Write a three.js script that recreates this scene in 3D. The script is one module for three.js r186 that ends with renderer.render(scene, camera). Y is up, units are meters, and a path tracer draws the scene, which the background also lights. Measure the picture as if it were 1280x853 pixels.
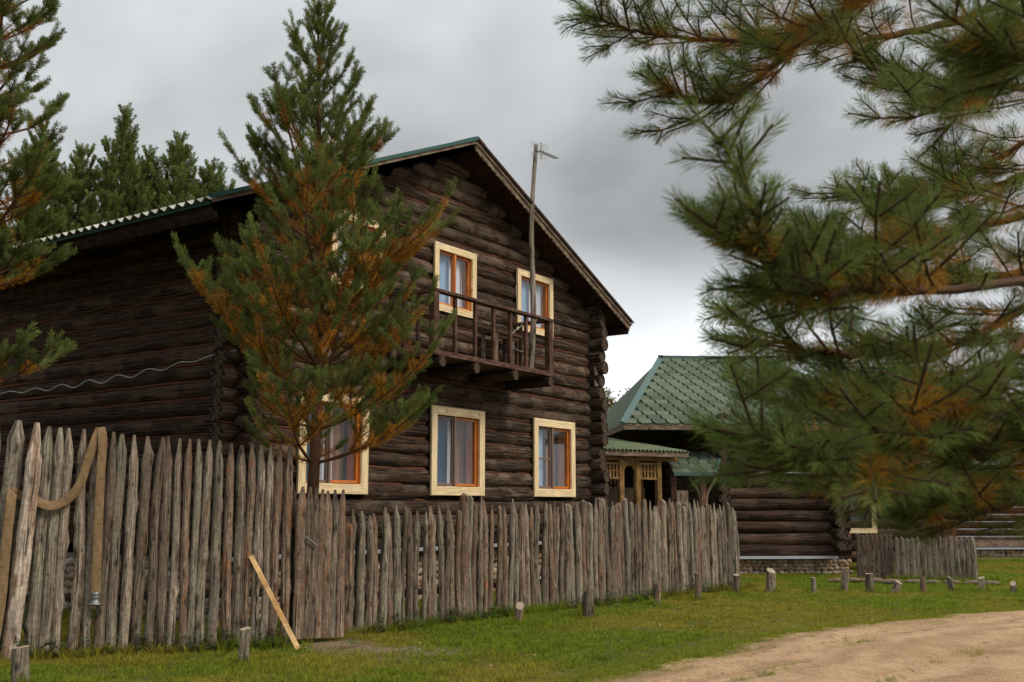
import * as THREE from 'three';
import { mergeGeometries } from 'three/addons/utils/BufferGeometryUtils.js';

// ---------------------------------------------------------------- camera, sky, sun, exposure
const scene = new THREE.Scene();
const camera = new THREE.PerspectiveCamera(36.33, 1024 / 682, 0.05, 900);
camera.position.set(0, 1.65, 0);
camera.rotation.order = 'YXZ';
camera.rotation.x = THREE.MathUtils.degToRad(9.026);
camera.focus = 16;
camera.userData.fStop = 4;
scene.add(camera);
const renderer = new THREE.WebGLRenderer({ antialias: true });
renderer.toneMapping = THREE.LinearToneMapping;
renderer.toneMappingExposure = 1.42;
renderer.shadowMap.enabled = true;
renderer.shadowMap.type = THREE.PCFSoftShadowMap;

function rng(seed) {
  let a = (seed * 2654435761) >>> 0;
  return () => { a = (a + 0x6d2b79f5) >>> 0; let t = Math.imul(a ^ (a >>> 15), 1 | a); t = (t + Math.imul(t ^ (t >>> 7), 61 | t)) ^ t; return ((t ^ (t >>> 14)) >>> 0) / 4294967296; };
}
const hash = (x, y, z = 0) => { let h = Math.imul(x | 0, 374761393) ^ Math.imul(y | 0, 668265263) ^ Math.imul(z | 0, 1274126177); h = Math.imul(h ^ (h >>> 13), 1274126177); return ((h ^ (h >>> 16)) >>> 0) / 4294967296; };
const sm = (t) => t * t * (3 - 2 * t), mix = (a, b, t) => a + (b - a) * t, clamp = (x, a = 0, b = 1) => Math.min(b, Math.max(a, x));
const step2 = (a, b, x) => sm(clamp((x - a) / (b - a)));
function vnoise(x, y, px = 0, py = 0, s = 0) {            // value noise, periodic where px, py are given
  const xi = Math.floor(x), yi = Math.floor(y), fx = sm(x - xi), fy = sm(y - yi);
  const w = (i, p) => (p ? ((i % p) + p) % p : i);
  const a = hash(w(xi, px), w(yi, py), s), b = hash(w(xi + 1, px), w(yi, py), s), c = hash(w(xi, px), w(yi + 1, py), s), d = hash(w(xi + 1, px), w(yi + 1, py), s);
  return mix(mix(a, b, fx), mix(c, d, fx), fy);
}
function fbm(x, y, o = 4, s = 0, px = 0, py = 0) { let v = 0, a = 0.5, n = 0; for (let i = 0; i < o; i++) { v += a * vnoise(x, y, px, py, s + i * 17); n += a; a *= 0.5; x *= 2; y *= 2; px *= 2; py *= 2; } return v / n; }

{ // overcast sky: a grey cloud sheet
  const W = 1536, Hh = 768, data = new Float32Array(W * Hh * 4);
  for (let j = 0; j < Hh; j++) {
    const el = ((j + 0.5) / Hh - 0.5) * Math.PI, y = Math.sin(el), c = Math.cos(el);
    for (let i = 0; i < W; i++) {
      const az = ((i + 0.5) / W - 0.5) * 2 * Math.PI, x = Math.cos(az) * c, z = Math.sin(az) * c;
      const yy = Math.max(y, 0), k = 1 / (yy + 0.42), u = x * k, v = z * k;
      const wx = fbm(u * 1.3 + 9, v * 1.3 + 4, 3, 5), wz = fbm(u * 1.3 + 31, v * 1.3 + 17, 3, 6);
      const big = fbm(u * 1.5 + wx * 1.2 + 4.4, v * 1.5 + wz * 1.2 + 2.2, 4, 1), fine = fbm(u * 5 + wx * 3 + 40, v * 5 + wz * 3 + 40, 5, 2);
      let l = 0.42 + 0.62 * (big - 0.5) + 0.34 * (fine - 0.5);
      l = 0.412 + (l - 0.42) * 0.55;
      l *= mix(1.0, 2.1, step2(0.3, 1, yy));              // an overcast sky is brighter overhead
      const low = step2(0.26, 0.12, yy) * step2(0.40, 0.62, fbm(u * 1.1 + 12, v * 1.1 + 3, 4, 9) + 0.12);
      l += 0.2 * low;                                    // thin bright cloud breaks towards the horizon
      const sx = x / (c + 1e-6), sy = el * 57.3, sa = Math.atan2(x, -z) * 57.3;                // lit cloud break and darker banks of cloud
      const gap = Math.exp(-((sa - 8) ** 2) / 90 - ((sy - 8) ** 2) / 16), bank = Math.exp(-((sa - 10) ** 2) / 150 - ((sy - 16) ** 2) / 30);
      l += (step2(75, 45, sy) * (0.20 * (fbm(sa / 13 + 40 + wx, sy / 8 + 9 + wz, 4, 41) - 0.5) + 0.10 * (fbm(sa / 4.5 + 60 + wx * 2, sy / 3 + 5, 4, 43) - 0.5)));
      l += gap * (0.16 + 0.45 * (fbm(sa * 0.22, sy * 0.3, 4, 19) - 0.25)) - bank * 0.12 * fbm(sa * 0.12 + 5, sy * 0.2, 3, 29);
      if (y < 0) l *= 0.6;
      const p = (j * W + i) * 4; data[p] = l * 0.965; data[p + 1] = l * 1.0; data[p + 2] = l * 1.03; data[p + 3] = 1;
    }
  }
  const t = new THREE.DataTexture(data, W, Hh, THREE.RGBAFormat, THREE.FloatType);
  t.mapping = THREE.EquirectangularReflectionMapping; t.magFilter = t.minFilter = THREE.LinearFilter; t.wrapS = THREE.RepeatWrapping; t.colorSpace = THREE.LinearSRGBColorSpace; t.needsUpdate = true;
  scene.background = t; scene.environment = t;
}
const sun = new THREE.DirectionalLight(0xfff1df, 1.45);
sun.position.set(30, 34, -1); sun.target.position.set(0, 1, -16); scene.add(sun, sun.target);
sun.castShadow = true; sun.shadow.radius = 34; sun.shadow.mapSize.set(2048, 2048);
Object.assign(sun.shadow.camera, { left: -30, right: 30, top: 30, bottom: -30, near: 1, far: 120 });

// ---------------------------------------------------------------- helpers
const V = (x, y, z) => new THREE.Vector3(x, y, z);
const taken = new Map();
function numbered(n) { const k = taken.get(n) || 0; taken.set(n, k + 1); return k ? n + '_' + String(k).padStart(3, '0') : n; }
function tag(o, label, category, group) { o.userData.label = label; o.userData.category = category; if (group) o.userData.group = group; return o; }
function thing(name, label, category, pos = [0, 0, 0], turn = 0, group) { const g = new THREE.Group(); g.name = numbered(name); g.position.set(...pos); g.rotation.y = turn; scene.add(g); return tag(g, label, category, group); }
function mesh(name, geo, mat, parent = scene) { const m = new THREE.Mesh(geo, mat); m.name = parent === scene ? numbered(name) : name; m.castShadow = m.receiveShadow = true; parent.add(m); return m; }
function struct(name, geo, mat) { const m = mesh(name, geo, mat); m.userData.kind = 'structure'; return m; }
function part(name, parent) { const g = new THREE.Group(); g.name = name; parent.add(g); return g; }
const lin = (r, g, b) => new THREE.Color().setRGB(r, g, b);
function tex(w, h, fn, srgb = true) {
  const d = new Uint8Array(w * h * 4);
  for (let j = 0; j < h; j++) for (let i = 0; i < w; i++) { const c = fn(i / w, j / h), p = (j * w + i) * 4; for (let k = 0; k < 3; k++) d[p + k] = clamp(c.length ? c[k] : c, 0, 1) * 255; d[p + 3] = 255; }
  const t = new THREE.DataTexture(d, w, h); t.wrapS = t.wrapT = THREE.RepeatWrapping; t.magFilter = THREE.LinearFilter; t.minFilter = THREE.LinearMipmapLinearFilter; t.generateMipmaps = true;
  t.colorSpace = srgb ? THREE.SRGBColorSpace : THREE.NoColorSpace; t.needsUpdate = true; return t;
}
const mix3 = (a, b, t) => [mix(a[0], b[0], t), mix(a[1], b[1], t), mix(a[2], b[2], t)];
const std = (o) => new THREE.MeshPhysicalMaterial({ roughness: 0.9, metalness: 0, specularIntensity: (o.roughness ?? 0.9) >= 0.7 ? 0.25 : 1, ...o });

// box with its uv in metres, grain running along its longest side
function bx(w, h, d, x = 0, y = 0, z = 0, bev = 0) {
  let g;
  if (bev) {
    const s = new THREE.Shape(); const a = w / 2 - bev, b = h / 2 - bev; s.moveTo(-a, -b); s.lineTo(a, -b); s.lineTo(a, b); s.lineTo(-a, b); s.closePath();
    g = new THREE.ExtrudeGeometry(s, { depth: Math.max(d - 2 * bev, 0.001), bevelEnabled: true, bevelSegments: 1, bevelSize: bev, bevelThickness: bev }); g.translate(0, 0, -Math.max(d - 2 * bev, 0.001) / 2);
  } else g = new THREE.BoxGeometry(w, h, d);
  return reuv(g, w >= h && w >= d ? 0 : h >= d ? 1 : 2, hash(w * 977, h * 733, (x + y + z) * 517) * 5).translate(x, y, z);
}
function reuv(g, axis, off = 0) {
  g = g.index ? g.toNonIndexed() : g;
  const p = g.attributes.position, n = g.attributes.normal, uv = new Float32Array(p.count * 2);
  for (let i = 0; i < p.count; i++) {
    const c = [p.getX(i), p.getY(i), p.getZ(i)], nn = [Math.abs(n.getX(i)), Math.abs(n.getY(i)), Math.abs(n.getZ(i))];
    const o = [0, 1, 2].filter((k) => k !== axis), across = nn[o[0]] > nn[o[1]] ? o[1] : o[0];
    uv[2 * i] = c[axis] + off; uv[2 * i + 1] = c[across] + off * 1.7;
  }
  g.setAttribute('uv', new THREE.BufferAttribute(uv, 2)); return g;
}
const merge = (a) => mergeGeometries(a.map((g) => { g = g.index ? g.toNonIndexed() : g; for (const k of Object.keys(g.attributes)) if (!['position', 'normal', 'uv'].includes(k)) g.deleteAttribute(k); if (!g.attributes.uv) g.setAttribute('uv', new THREE.BufferAttribute(new Float32Array(g.attributes.position.count * 2), 2)); g.groups = []; return g; }));
function bar(a, b, w, h = w, bev = 0.004) {               // a square bar between two points
  const d = b.clone().sub(a), L = d.length(), g = bx(w, L, h, 0, 0, 0, Math.min(bev, w * 0.2, h * 0.2));
  g.applyQuaternion(new THREE.Quaternion().setFromUnitVectors(V(0, 1, 0), d.normalize())); return g.translate((a.x + b.x) / 2, (a.y + b.y) / 2, (a.z + b.z) / 2);
}
// swept round tube through points with a radius at each, open mesh builder
class Tubes {
  constructor() { this.p = []; this.n = []; this.u = []; this.i = []; }
  add(pts, rad, sides = 6, cap = true, vs = 1) {
    const base = this.p.length / 3, N = pts.length; let up = V(0.13, 0.21, 0.97), acc = 0;
    for (let k = 0; k < N; k++) {
      const t = pts[Math.min(k + 1, N - 1)].clone().sub(pts[Math.max(k - 1, 0)]).normalize();
      if (Math.abs(t.dot(up)) > 0.95) up = V(1, 0.1, 0);
      const a = V(0, 0, 0).crossVectors(up, t).normalize(), b = V(0, 0, 0).crossVectors(t, a);
      up = b.clone(); if (k) acc += pts[k].distanceTo(pts[k - 1]);
      for (let s = 0; s <= sides; s++) { const f = (s / sides) * 2 * Math.PI, c = Math.cos(f), d = Math.sin(f), r = rad[k]; const nx = a.x * c + b.x * d, ny = a.y * c + b.y * d, nz = a.z * c + b.z * d; this.p.push(pts[k].x + nx * r, pts[k].y + ny * r, pts[k].z + nz * r); this.n.push(nx, ny, nz); this.u.push(acc * vs, s / sides); }
    }
    const q = sides + 1;
    for (let k = 0; k < N - 1; k++) for (let s = 0; s < sides; s++) { const a = base + k * q + s, b = a + q; this.i.push(a, a + 1, b, b, a + 1, b + 1); }
    if (cap) for (const k of [0, N - 1]) {
      const t = pts[k].clone().sub(pts[k ? k - 1 : 1]).normalize(), c0 = this.p.length / 3; this.p.push(pts[k].x, pts[k].y, pts[k].z); this.n.push(t.x, t.y, t.z); this.u.push(acc, 0.5);
      for (let s = 0; s <= sides; s++) { const o = (base + k * q + s) * 3; this.p.push(this.p[o], this.p[o + 1], this.p[o + 2]); this.n.push(t.x, t.y, t.z); this.u.push(acc, 0.5); }
      for (let s = 0; s < sides; s++) k ? this.i.push(c0, c0 + 1 + s, c0 + 2 + s) : this.i.push(c0, c0 + 2 + s, c0 + 1 + s);
    }
    return this;
  }
  geo() { const g = new THREE.BufferGeometry(); g.setAttribute('position', new THREE.Float32BufferAttribute(this.p, 3)); g.setAttribute('normal', new THREE.Float32BufferAttribute(this.n, 3)); g.setAttribute('uv', new THREE.Float32BufferAttribute(this.u, 2)); g.setIndex(this.i); return g; }
}
const curve = (pts, n) => new THREE.CatmullRomCurve3(pts, false, 'centripetal').getPoints(n);

// ---------------------------------------------------------------- materials
function woodTex(w, h, cols, { streak = 40, crack = 0.5, patch = 0.5, seed = 1, knots = 5, gu = 6, fine = 0.36, kr = 1, mottle = 0 } = {}) {     // grain along u
  const R = rng(seed), K = []; for (let i = 0; i < knots; i++) K.push([R(), R(), (0.012 + 0.02 * R()) * kr]);
  return tex(w, h, (u, v) => {
    let warp = 0, kn = 0;
    for (const [ku, kv, kr] of K) { let du = Math.abs(u - ku); du = Math.min(du, 1 - du); let dv = Math.abs(v - kv); dv = Math.min(dv, 1 - dv); const d = Math.hypot(du * w / h * 0.6, dv) / kr; if (d < 4) { warp += 0.03 * Math.exp(-d * d * 0.3); kn = Math.max(kn, Math.exp(-d * d * 1.2)); } }
    const vv = v + warp;
    const g1 = fbm(u * gu, vv * streak, 3, seed, gu, streak), g2 = fbm(u * gu * 3, vv * streak * 2, 2, seed + 40, gu * 3, streak * 2), pa = fbm(u * 5, v * 4, 4, seed + 90, 5, 4);
    const pb = fbm(u * 12, v * 8, 3, seed + 130, 12, 8);
    const cr = step2(0.70, 0.80, fbm(u * 4, vv * streak * 0.8, 2, seed + 200, 4, Math.round(streak * 0.8))) * crack;
    let c = mix3(cols[0], cols[1], step2(0.3, 0.7, g1)); c = mix3(c, cols[2], patch * step2(0.5, 0.68, pa)); if (cols[3]) c = mix3(c, cols[3], step2(0.62, 0.72, pb) * 0.7);
    const mo = mottle ? fbm(u * 90, v * 13, 3, seed + 300, 90, 13) : 0.5;
    const k = (1 - mottle * 0.5 + mottle * step2(0.25, 0.75, mo)) * (1 - fine / 2 + fine * g2) * (1 - 0.6 * cr) * (1 - 0.5 * kn); return [c[0] * k, c[1] * k, c[2] * k];
  });
}
const grainBump = (seed, streak = 40) => tex(512, 256, (u, v) => 0.55 * fbm(u * 6, v * streak, 4, seed, 6, streak) + 0.45 * fbm(u * 20, v * 14, 3, seed + 9, 20, 14), false);
const bumpA = grainBump(3), bumpB = grainBump(7, 24);
const M = {};
const S = (r, g, b) => [r / 255, g / 255, b / 255];
M.log = [0, 1, 2].map((k) => std({ map: woodTex(1024, 512, [S(54, 42, 34), S(86, 71, 59), S(107, 94, 82), S(68, 46, 34)], { seed: 11 + k * 7, streak: 56, crack: 1, knots: 9, patch: 0.7, gu: 4, fine: 0.5 }), bumpMap: bumpA, bumpScale: 0.012, roughness: 0.85 }));
M.logSide = [0, 1].map((k) => std({ map: woodTex(512, 256, [S(54, 40, 32), S(84, 66, 54), S(104, 86, 73)], { seed: 61 + k * 5, streak: 48, crack: 1, gu: 4, fine: 0.5 }), bumpMap: bumpA, bumpScale: 0.01, roughness: 0.85 }));
M.log = M.log.flatMap((m) => [0.82, 1, 1.16].map((k) => { const c = m.clone(); c.color.setRGB(k, k * 0.99, k * 0.97); return c; }));
M.logSide = M.logSide.flatMap((m) => [0.85, 1.1].map((k) => { const c = m.clone(); c.color.setRGB(k, k, k); return c; }));
M.logEnd = std({ map: tex(256, 256, (u, v) => { const x = u - 0.5, y = v - 0.5, r = Math.hypot(x, y), a = Math.atan2(y, x); const ring = fbm(r * 40 + fbm(x * 6 + 5, y * 6 + 5, 2) * 2, a * 0.6 + 9, 2); const ck = step2(0.62, 0.7, vnoise(a * 3.2 + 30, r * 2)); return mix3(S(58, 48, 41), S(108, 92, 76), ring).map((c) => c * (1 - 0.5 * ck)); }), roughness: 0.95 });
M.cutTop = std({ map: tex(128, 128, (u, v) => { const r = Math.hypot(u - 0.5, v - 0.5); return mix3(S(134, 118, 100), S(186, 170, 150), fbm(r * 26, 3 + u * 2, 3, 15)); }), roughness: 0.95 });
M.chink = std({ color: lin(0.13, 0.056, 0.035), roughness: 1, bumpMap: bumpB, bumpScale: 0.01 });
M.casing = std({ map: woodTex(512, 256, [S(226, 198, 148), S(240, 218, 176), S(232, 204, 154)], { seed: 5, streak: 56, crack: 0.12, knots: 3, gu: 2, patch: 0.3 }), roughness: 0.6 });
M.orange = std({ map: woodTex(512, 256, [S(192, 110, 42), S(212, 134, 58), S(180, 98, 36)], { seed: 8, streak: 60, crack: 0.1, knots: 2, gu: 2 }), roughness: 0.4 });
M.greyFrame = std({ color: lin(0.2, 0.13, 0.1), roughness: 0.5 });
M.glass = new THREE.MeshPhysicalMaterial({ color: 0xffffff, transmission: 1, thickness: 0, roughness: 0.01, ior: 1.5 });
M.blueCurtain = std({ color: lin(0.012, 0.07, 0.135), roughness: 0.95, side: THREE.DoubleSide });
M.paleCurtain = std({ color: lin(0.62, 0.68, 0.76), roughness: 0.95, side: THREE.DoubleSide });
M.skyCurtain = std({ color: lin(0.30, 0.46, 0.66), roughness: 0.95, side: THREE.DoubleSide });
M.tanCurtain = std({ color: lin(0.26, 0.15, 0.085), roughness: 0.95, side: THREE.DoubleSide });
M.dark = std({ color: lin(0.26, 0.19, 0.13), roughness: 1 });
M.soffit = std({ map: woodTex(512, 256, [S(50, 36, 30), S(68, 50, 42), S(78, 60, 50)], { seed: 21, streak: 22 }), bumpMap: bumpB, bumpScale: 0.004 });
M.barge = std({ map: woodTex(512, 256, [S(110, 94, 80), S(142, 126, 110), S(96, 76, 62)], { seed: 23, streak: 26 }), bumpMap: bumpA, bumpScale: 0.004 });
M.slate = std({ map: tex(512, 512, (u, v) => { const n = fbm(u * 10, v * 10, 4, 4, 10, 10), m = step2(0.55, 0.7, fbm(u * 6, v * 6, 4, 14, 6, 6)); return mix3(mix3(S(176, 172, 164), S(206, 203, 196), n), S(128, 134, 112), m * 0.5); }), roughness: 0.85, side: THREE.DoubleSide });
M.greenTrim = std({ color: lin(0.018, 0.085, 0.068), roughness: 0.45 });
M.tealTrim = std({ color: lin(0.055, 0.115, 0.098), roughness: 0.5 });
M.balcony = std({ map: woodTex(512, 256, [S(74, 52, 42), S(98, 72, 60), S(112, 92, 80)], { seed: 31, streak: 24 }), bumpMap: bumpA, bumpScale: 0.004, roughness: 0.75 });
M.pole = std({ map: woodTex(512, 256, [S(120, 110, 98), S(164, 154, 140), S(104, 88, 76)], { seed: 33, streak: 22, crack: 0.8 }), bumpMap: bumpA, bumpScale: 0.004 });
M.metal = std({ color: lin(0.25, 0.25, 0.25), metalness: 0.7, roughness: 0.45 });
M.flash = std({ color: lin(0.5, 0.52, 0.55), metalness: 0.5, roughness: 0.45 });
M.wire = std({ color: lin(0.42, 0.42, 0.42), roughness: 0.6 });
// pickets: u along the stake
const lift = (c) => c.map((q) => q * 1.07);
const pk = (seed, a, b, c, d, o = {}) => std({ map: woodTex(1024, 256, [a, b, c, d].map(lift), { seed, streak: 34, crack: 0.95, knots: 18, patch: 0.9, fine: 0.5, kr: 1.9, mottle: 0.16, ...o }), bumpMap: bumpA, bumpScale: 0.014, roughness: 0.95 });
M.picket = [
  pk(101, S(104, 92, 80), S(146, 134, 118), S(122, 112, 98), S(96, 80, 66)), pk(102, S(92, 80, 70), S(132, 118, 104), S(108, 100, 88), S(120, 116, 96)),
  pk(103, S(106, 96, 85), S(138, 127, 111), S(124, 119, 102), S(138, 134, 116)), pk(104, S(100, 85, 73), S(138, 120, 103), S(108, 88, 73), S(128, 92, 66)),
  pk(105, S(86, 74, 64), S(118, 106, 92), S(98, 86, 74), S(84, 62, 48)), pk(106, S(116, 104, 92), S(158, 146, 130), S(136, 122, 106), S(100, 84, 70))];
M.barkRed = pk(110, S(100, 84, 72), S(138, 118, 100), S(112, 98, 86), S(150, 88, 48));
M.bleached = pk(111, S(152, 136, 122), S(186, 170, 152), S(136, 112, 94), S(120, 96, 80));
M.railDark = pk(112, S(76, 64, 56), S(100, 88, 78), S(84, 70, 60), S(80, 60, 48));
M.fresh = std({ map: woodTex(512, 128, [S(208, 164, 108), S(226, 188, 134), S(200, 150, 92)], { seed: 41, streak: 10, crack: 0.2, knots: 3 }), roughness: 0.7 });
M.hose = std({ map: tex(128, 256, (u, v) => { const w = 0.86 + 0.14 * Math.sin(v * 256 * 0.9) - 0.25 * step2(0.6, 0.75, fbm(u * 3, v * 10, 4, 73, 3, 10)), n = fbm(u * 4, v * 8, 4, 71, 4, 8); return mix3(S(132, 104, 74), S(176, 148, 112), n).map((c) => c * w); }), roughness: 0.95 });
M.stoneR = std({ vertexColors: true, roughness: 0.95, bumpMap: bumpB, bumpScale: 0.01 });
M.shingle = [0, 1, 2, 3].map((k) => std({ color: [lin(0.092, 0.116, 0.078), lin(0.108, 0.132, 0.09), lin(0.078, 0.10, 0.068), lin(0.125, 0.145, 0.10)][k], roughness: 0.95, bumpMap: bumpB, bumpScale: 0.004 }));
M.underlay = std({ color: lin(0.04, 0.07, 0.05), roughness: 1 });
M.yellowWood = std({ map: woodTex(512, 256, [S(124, 94, 56), S(152, 120, 76), S(112, 84, 54)], { seed: 45, streak: 22, crack: 0.3 }), roughness: 0.7 });
M.redWood = std({ map: woodTex(512, 256, [S(104, 72, 62), S(128, 92, 80), S(92, 62, 54)], { seed: 47, streak: 22 }), roughness: 0.8 });
M.mossSheet = std({ map: tex(256, 256, (u, v) => mix3(S(92, 108, 82), S(138, 142, 112), fbm(u * 6, v * 6, 5, 51, 6, 6))), roughness: 0.95, side: THREE.DoubleSide });
M.bark = std({ map: tex(512, 256, (u, v) => { const n = fbm(u * 14, v * 10, 4, 81, 14, 10), m = step2(0.45, 0.6, fbm(u * 9, v * 9, 3, 83, 9, 9)); return mix3(mix3(S(62, 47, 39), S(106, 78, 60), n), S(124, 76, 48), m * 0.5); }), bumpMap: tex(256, 256, (u, v) => fbm(u * 12, v * 10, 4, 81, 12, 10), false), bumpScale: 0.02, roughness: 0.95 });
M.limb = std({ color: lin(0.11, 0.066, 0.044), roughness: 0.95, bumpMap: bumpB, bumpScale: 0.006 });
M.twig = std({ color: lin(0.13, 0.07, 0.04), roughness: 0.95 });
M.needle = std({ color: lin(1, 1, 1), roughness: 0.95, side: THREE.DoubleSide, transmission: 0.3, thickness: 0 });
M.grass = std({ color: lin(1, 1, 1), roughness: 0.95, side: THREE.DoubleSide, transmission: 0.4, thickness: 0 });
M.leaf = std({ color: lin(1, 1, 1), roughness: 0.95, side: THREE.DoubleSide, transmission: 0.4, thickness: 0 });
M.cone = std({ color: lin(0.07, 0.045, 0.03), roughness: 0.9 });

// ---------------------------------------------------------------- ground and road
const roadEdge = curve([V(-1.2, 0, -7.2), V(0.1, 0, -9.3), V(0.95, 0, -10.5), V(2.3, 0, -12.4), V(3.9, 0, -14.2), V(5.9, 0, -15.9), V(8.3, 0, -17.1), V(13, 0, -18.1), V(22, 0, -18.6), V(40, 0, -18.2)], 120);
function roadSide(x, z) {                                 // signed distance to the road edge, positive on the road
  let best = 1e9, sgn = -1;
  for (let k = 0; k < roadEdge.length - 1; k++) {
    const a = roadEdge[k], b = roadEdge[k + 1], dx = b.x - a.x, dz = b.z - a.z, t = clamp(((x - a.x) * dx + (z - a.z) * dz) / (dx * dx + dz * dz)), ex = x - a.x - dx * t, ez = z - a.z - dz * t, d = ex * ex + ez * ez;
    if (d < best) { best = d; sgn = dx * (z - a.z) - dz * (x - a.x) > 0 ? 1 : -1; }
  }
  return sgn * Math.sqrt(best);
}
const hump = (x, z) => 0.05 * (fbm(x * 0.35 + 3, z * 0.35 + 8, 3, 301) - 0.5) + 0.02 * (fbm(x * 1.6, z * 1.6, 2, 302) - 0.5);
const dirtAt = (x, z) => {                                // worn bare earth by the gate and along the road
  const g = Math.exp(-((x + 1.35) ** 2) / 0.9 - ((z + 12.4) ** 2) / 0.35) * 0.9 + Math.exp(-((x + 2.2) ** 2) / 0.25 - ((z + 12.95) ** 2) / 0.2);
  return clamp((g * 0.75 + 0.35 * (fbm(x * 2.3, z * 2.3, 4, 311) - 0.5)) * 1.2);
};
{
  const line = (lo, hi, nlo, nhi, d) => { const a = []; for (let x = nlo; x <= nhi + 1e-6; x += d) a.push(x); let s = d; for (let x = nhi; x < hi;) { s *= 1.35; x = Math.min(x + s, hi); a.push(x); } s = d; for (let x = nlo; x > lo;) { s *= 1.35; x = Math.max(x - s, lo); a.unshift(x); } return a; };
  const X = line(-350, 350, -9, 14, 0.12), Z = line(-500, 60, -30, -6, 0.12), p = [], c = [], u = [], idx = [];
  for (const z of Z) for (const x of X) {
    p.push(x, hump(x, z) * (Math.abs(x) < 40 && Math.abs(z) < 60 ? 1 : 0), z); u.push(x, z);
    const n = fbm(x * 1.1 + 50, z * 1.1 + 50, 4, 321), m = fbm(x * 5, z * 5, 3, 322), dry = step2(0.48, 0.66, fbm(x * 0.6 + 7, z * 0.6 + 1, 4, 323));
    let k = mix3([0.085, 0.105, 0.014], [0.13, 0.145, 0.024], n); k = mix3(k, [0.24, 0.19, 0.07], dry * 0.55 + 0.15 * m); k = mix3(k, [0.30, 0.22, 0.15], clamp(dirtAt(x, z) * 1.1)); c.push(...k);
  }
  const w = X.length; for (let j = 0; j < Z.length - 1; j++) for (let i = 0; i < w - 1; i++) { const a = j * w + i; idx.push(a, a + w, a + 1, a + 1, a + w, a + w + 1); }
  const g = new THREE.BufferGeometry(); g.setAttribute('position', new THREE.Float32BufferAttribute(p, 3)); g.setAttribute('color', new THREE.Float32BufferAttribute(c, 3)); g.setAttribute('uv', new THREE.Float32BufferAttribute(u, 2)); g.setIndex(idx); g.computeVertexNormals();
  struct('ground', g, std({ vertexColors: true, roughness: 1, map: tex(512, 512, (a, b) => { const q = 0.62 + 0.5 * fbm(a * 40, b * 40, 4, 331, 40, 40); return [q, q, q * 0.96]; }), bumpMap: tex(512, 512, (a, b) => fbm(a * 48, b * 48, 4, 332, 48, 48), false), bumpScale: 0.03 }));
}
const medians = [[V(2.05, 0, -9.9), V(2.9, 0, -11.0), V(4.3, 0, -12.9)], [V(3.3, 0, -9.7), V(4.4, 0, -11.2), V(5.4, 0, -12.2)]];
{
  const p = [], c = [], u = [], idx = [], nx = 300, nz = 150, rows = [];
  for (let k = 0; k <= 240; k++) { const t = (k / 240) * 119.99, i = Math.floor(t), f = t - i, a = roadEdge[i], b = roadEdge[Math.min(i + 1, 120)]; rows.push([mix(a.x, b.x, f), mix(a.z, b.z, f), -(b.z - a.z), b.x - a.x]); }
  const across = []; for (let s = 0, d = 0.06; s < 9;) { across.push(s); s += d; d *= 1.06; }
  rows.forEach(([x, z, ax, az], k) => {
    const l = Math.hypot(ax, az); ax /= l; az /= l;
    const wob = 0.45 * (fbm(k * 0.12 + 3, 7, 4, 341) - 0.5) + 0.22 * (fbm(k * 0.6, 3, 3, 342) - 0.5);
    across.forEach((s, j) => {
      const X = x + ax * (s + wob), Zz = z + az * (s + wob), rut = -0.055 * (Math.exp(-((s - 1.0) ** 2) / 0.06) + Math.exp(-((s - 2.5) ** 2) / 0.08) + 0.7 * Math.exp(-((s - 3.6) ** 2) / 0.1)) - 0.012 * (fbm(X * 3, Zz * 3, 3, 351) - 0.5);
      const lift = 0.006 + 0.075 * step2(0, 0.8, s);
      p.push(X, hump(X, Zz) + lift + rut, Zz); u.push(X, Zz);
      const n = fbm(X * 1.2, Zz * 1.2, 4, 361), m = fbm(s * 4.5, k * 0.03, 4, 362), peb = fbm(X * 9, Zz * 9, 3, 363);
      let q = mix3([0.35, 0.225, 0.125], [0.52, 0.36, 0.225], clamp(n * 0.35 + step2(0.3, 0.7, m) * 0.65)); q = mix3(q, [0.24, 0.15, 0.085], 0.55 * step2(0.55, 0.68, fbm(s * 9 + 3, k * 0.06, 3, 366))); q = mix3(q, [0.22, 0.145, 0.09], step2(0.58, 0.75, peb) * 0.25); q = mix3(q, [0.16, 0.13, 0.06], step2(0.5, 0.62, fbm(X * 2.2, Zz * 2.2, 4, 364)) * Math.exp(-s * 3) ); c.push(...q);
    });
  });
  const w = across.length; for (let j = 0; j < rows.length - 1; j++) for (let i = 0; i < w - 1; i++) { const a = j * w + i; idx.push(a, a + 1, a + w, a + 1, a + w + 1, a + w); }
  const g = new THREE.BufferGeometry(); g.setAttribute('position', new THREE.Float32BufferAttribute(p, 3)); g.setAttribute('color', new THREE.Float32BufferAttribute(c, 3)); g.setAttribute('uv', new THREE.Float32BufferAttribute(u, 2)); g.setIndex(idx); g.computeVertexNormals();
  if (g.attributes.normal.getY(10) < 0) { g.setIndex(idx.map((_, i) => idx[i - (i % 3) + [0, 2, 1][i % 3]])); g.computeVertexNormals(); }
  struct('dirt_road', g, std({ vertexColors: true, roughness: 1, map: tex(512, 512, (a, b) => { const q = 0.78 + 0.34 * fbm(a * 44, b * 44, 4, 371, 44, 44); return [q, q * 0.99, q * 0.97]; }), bumpMap: tex(512, 512, (a, b) => fbm(a * 60, b * 60, 4, 372, 60, 60), false), bumpScale: 0.012 }));
}

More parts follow.
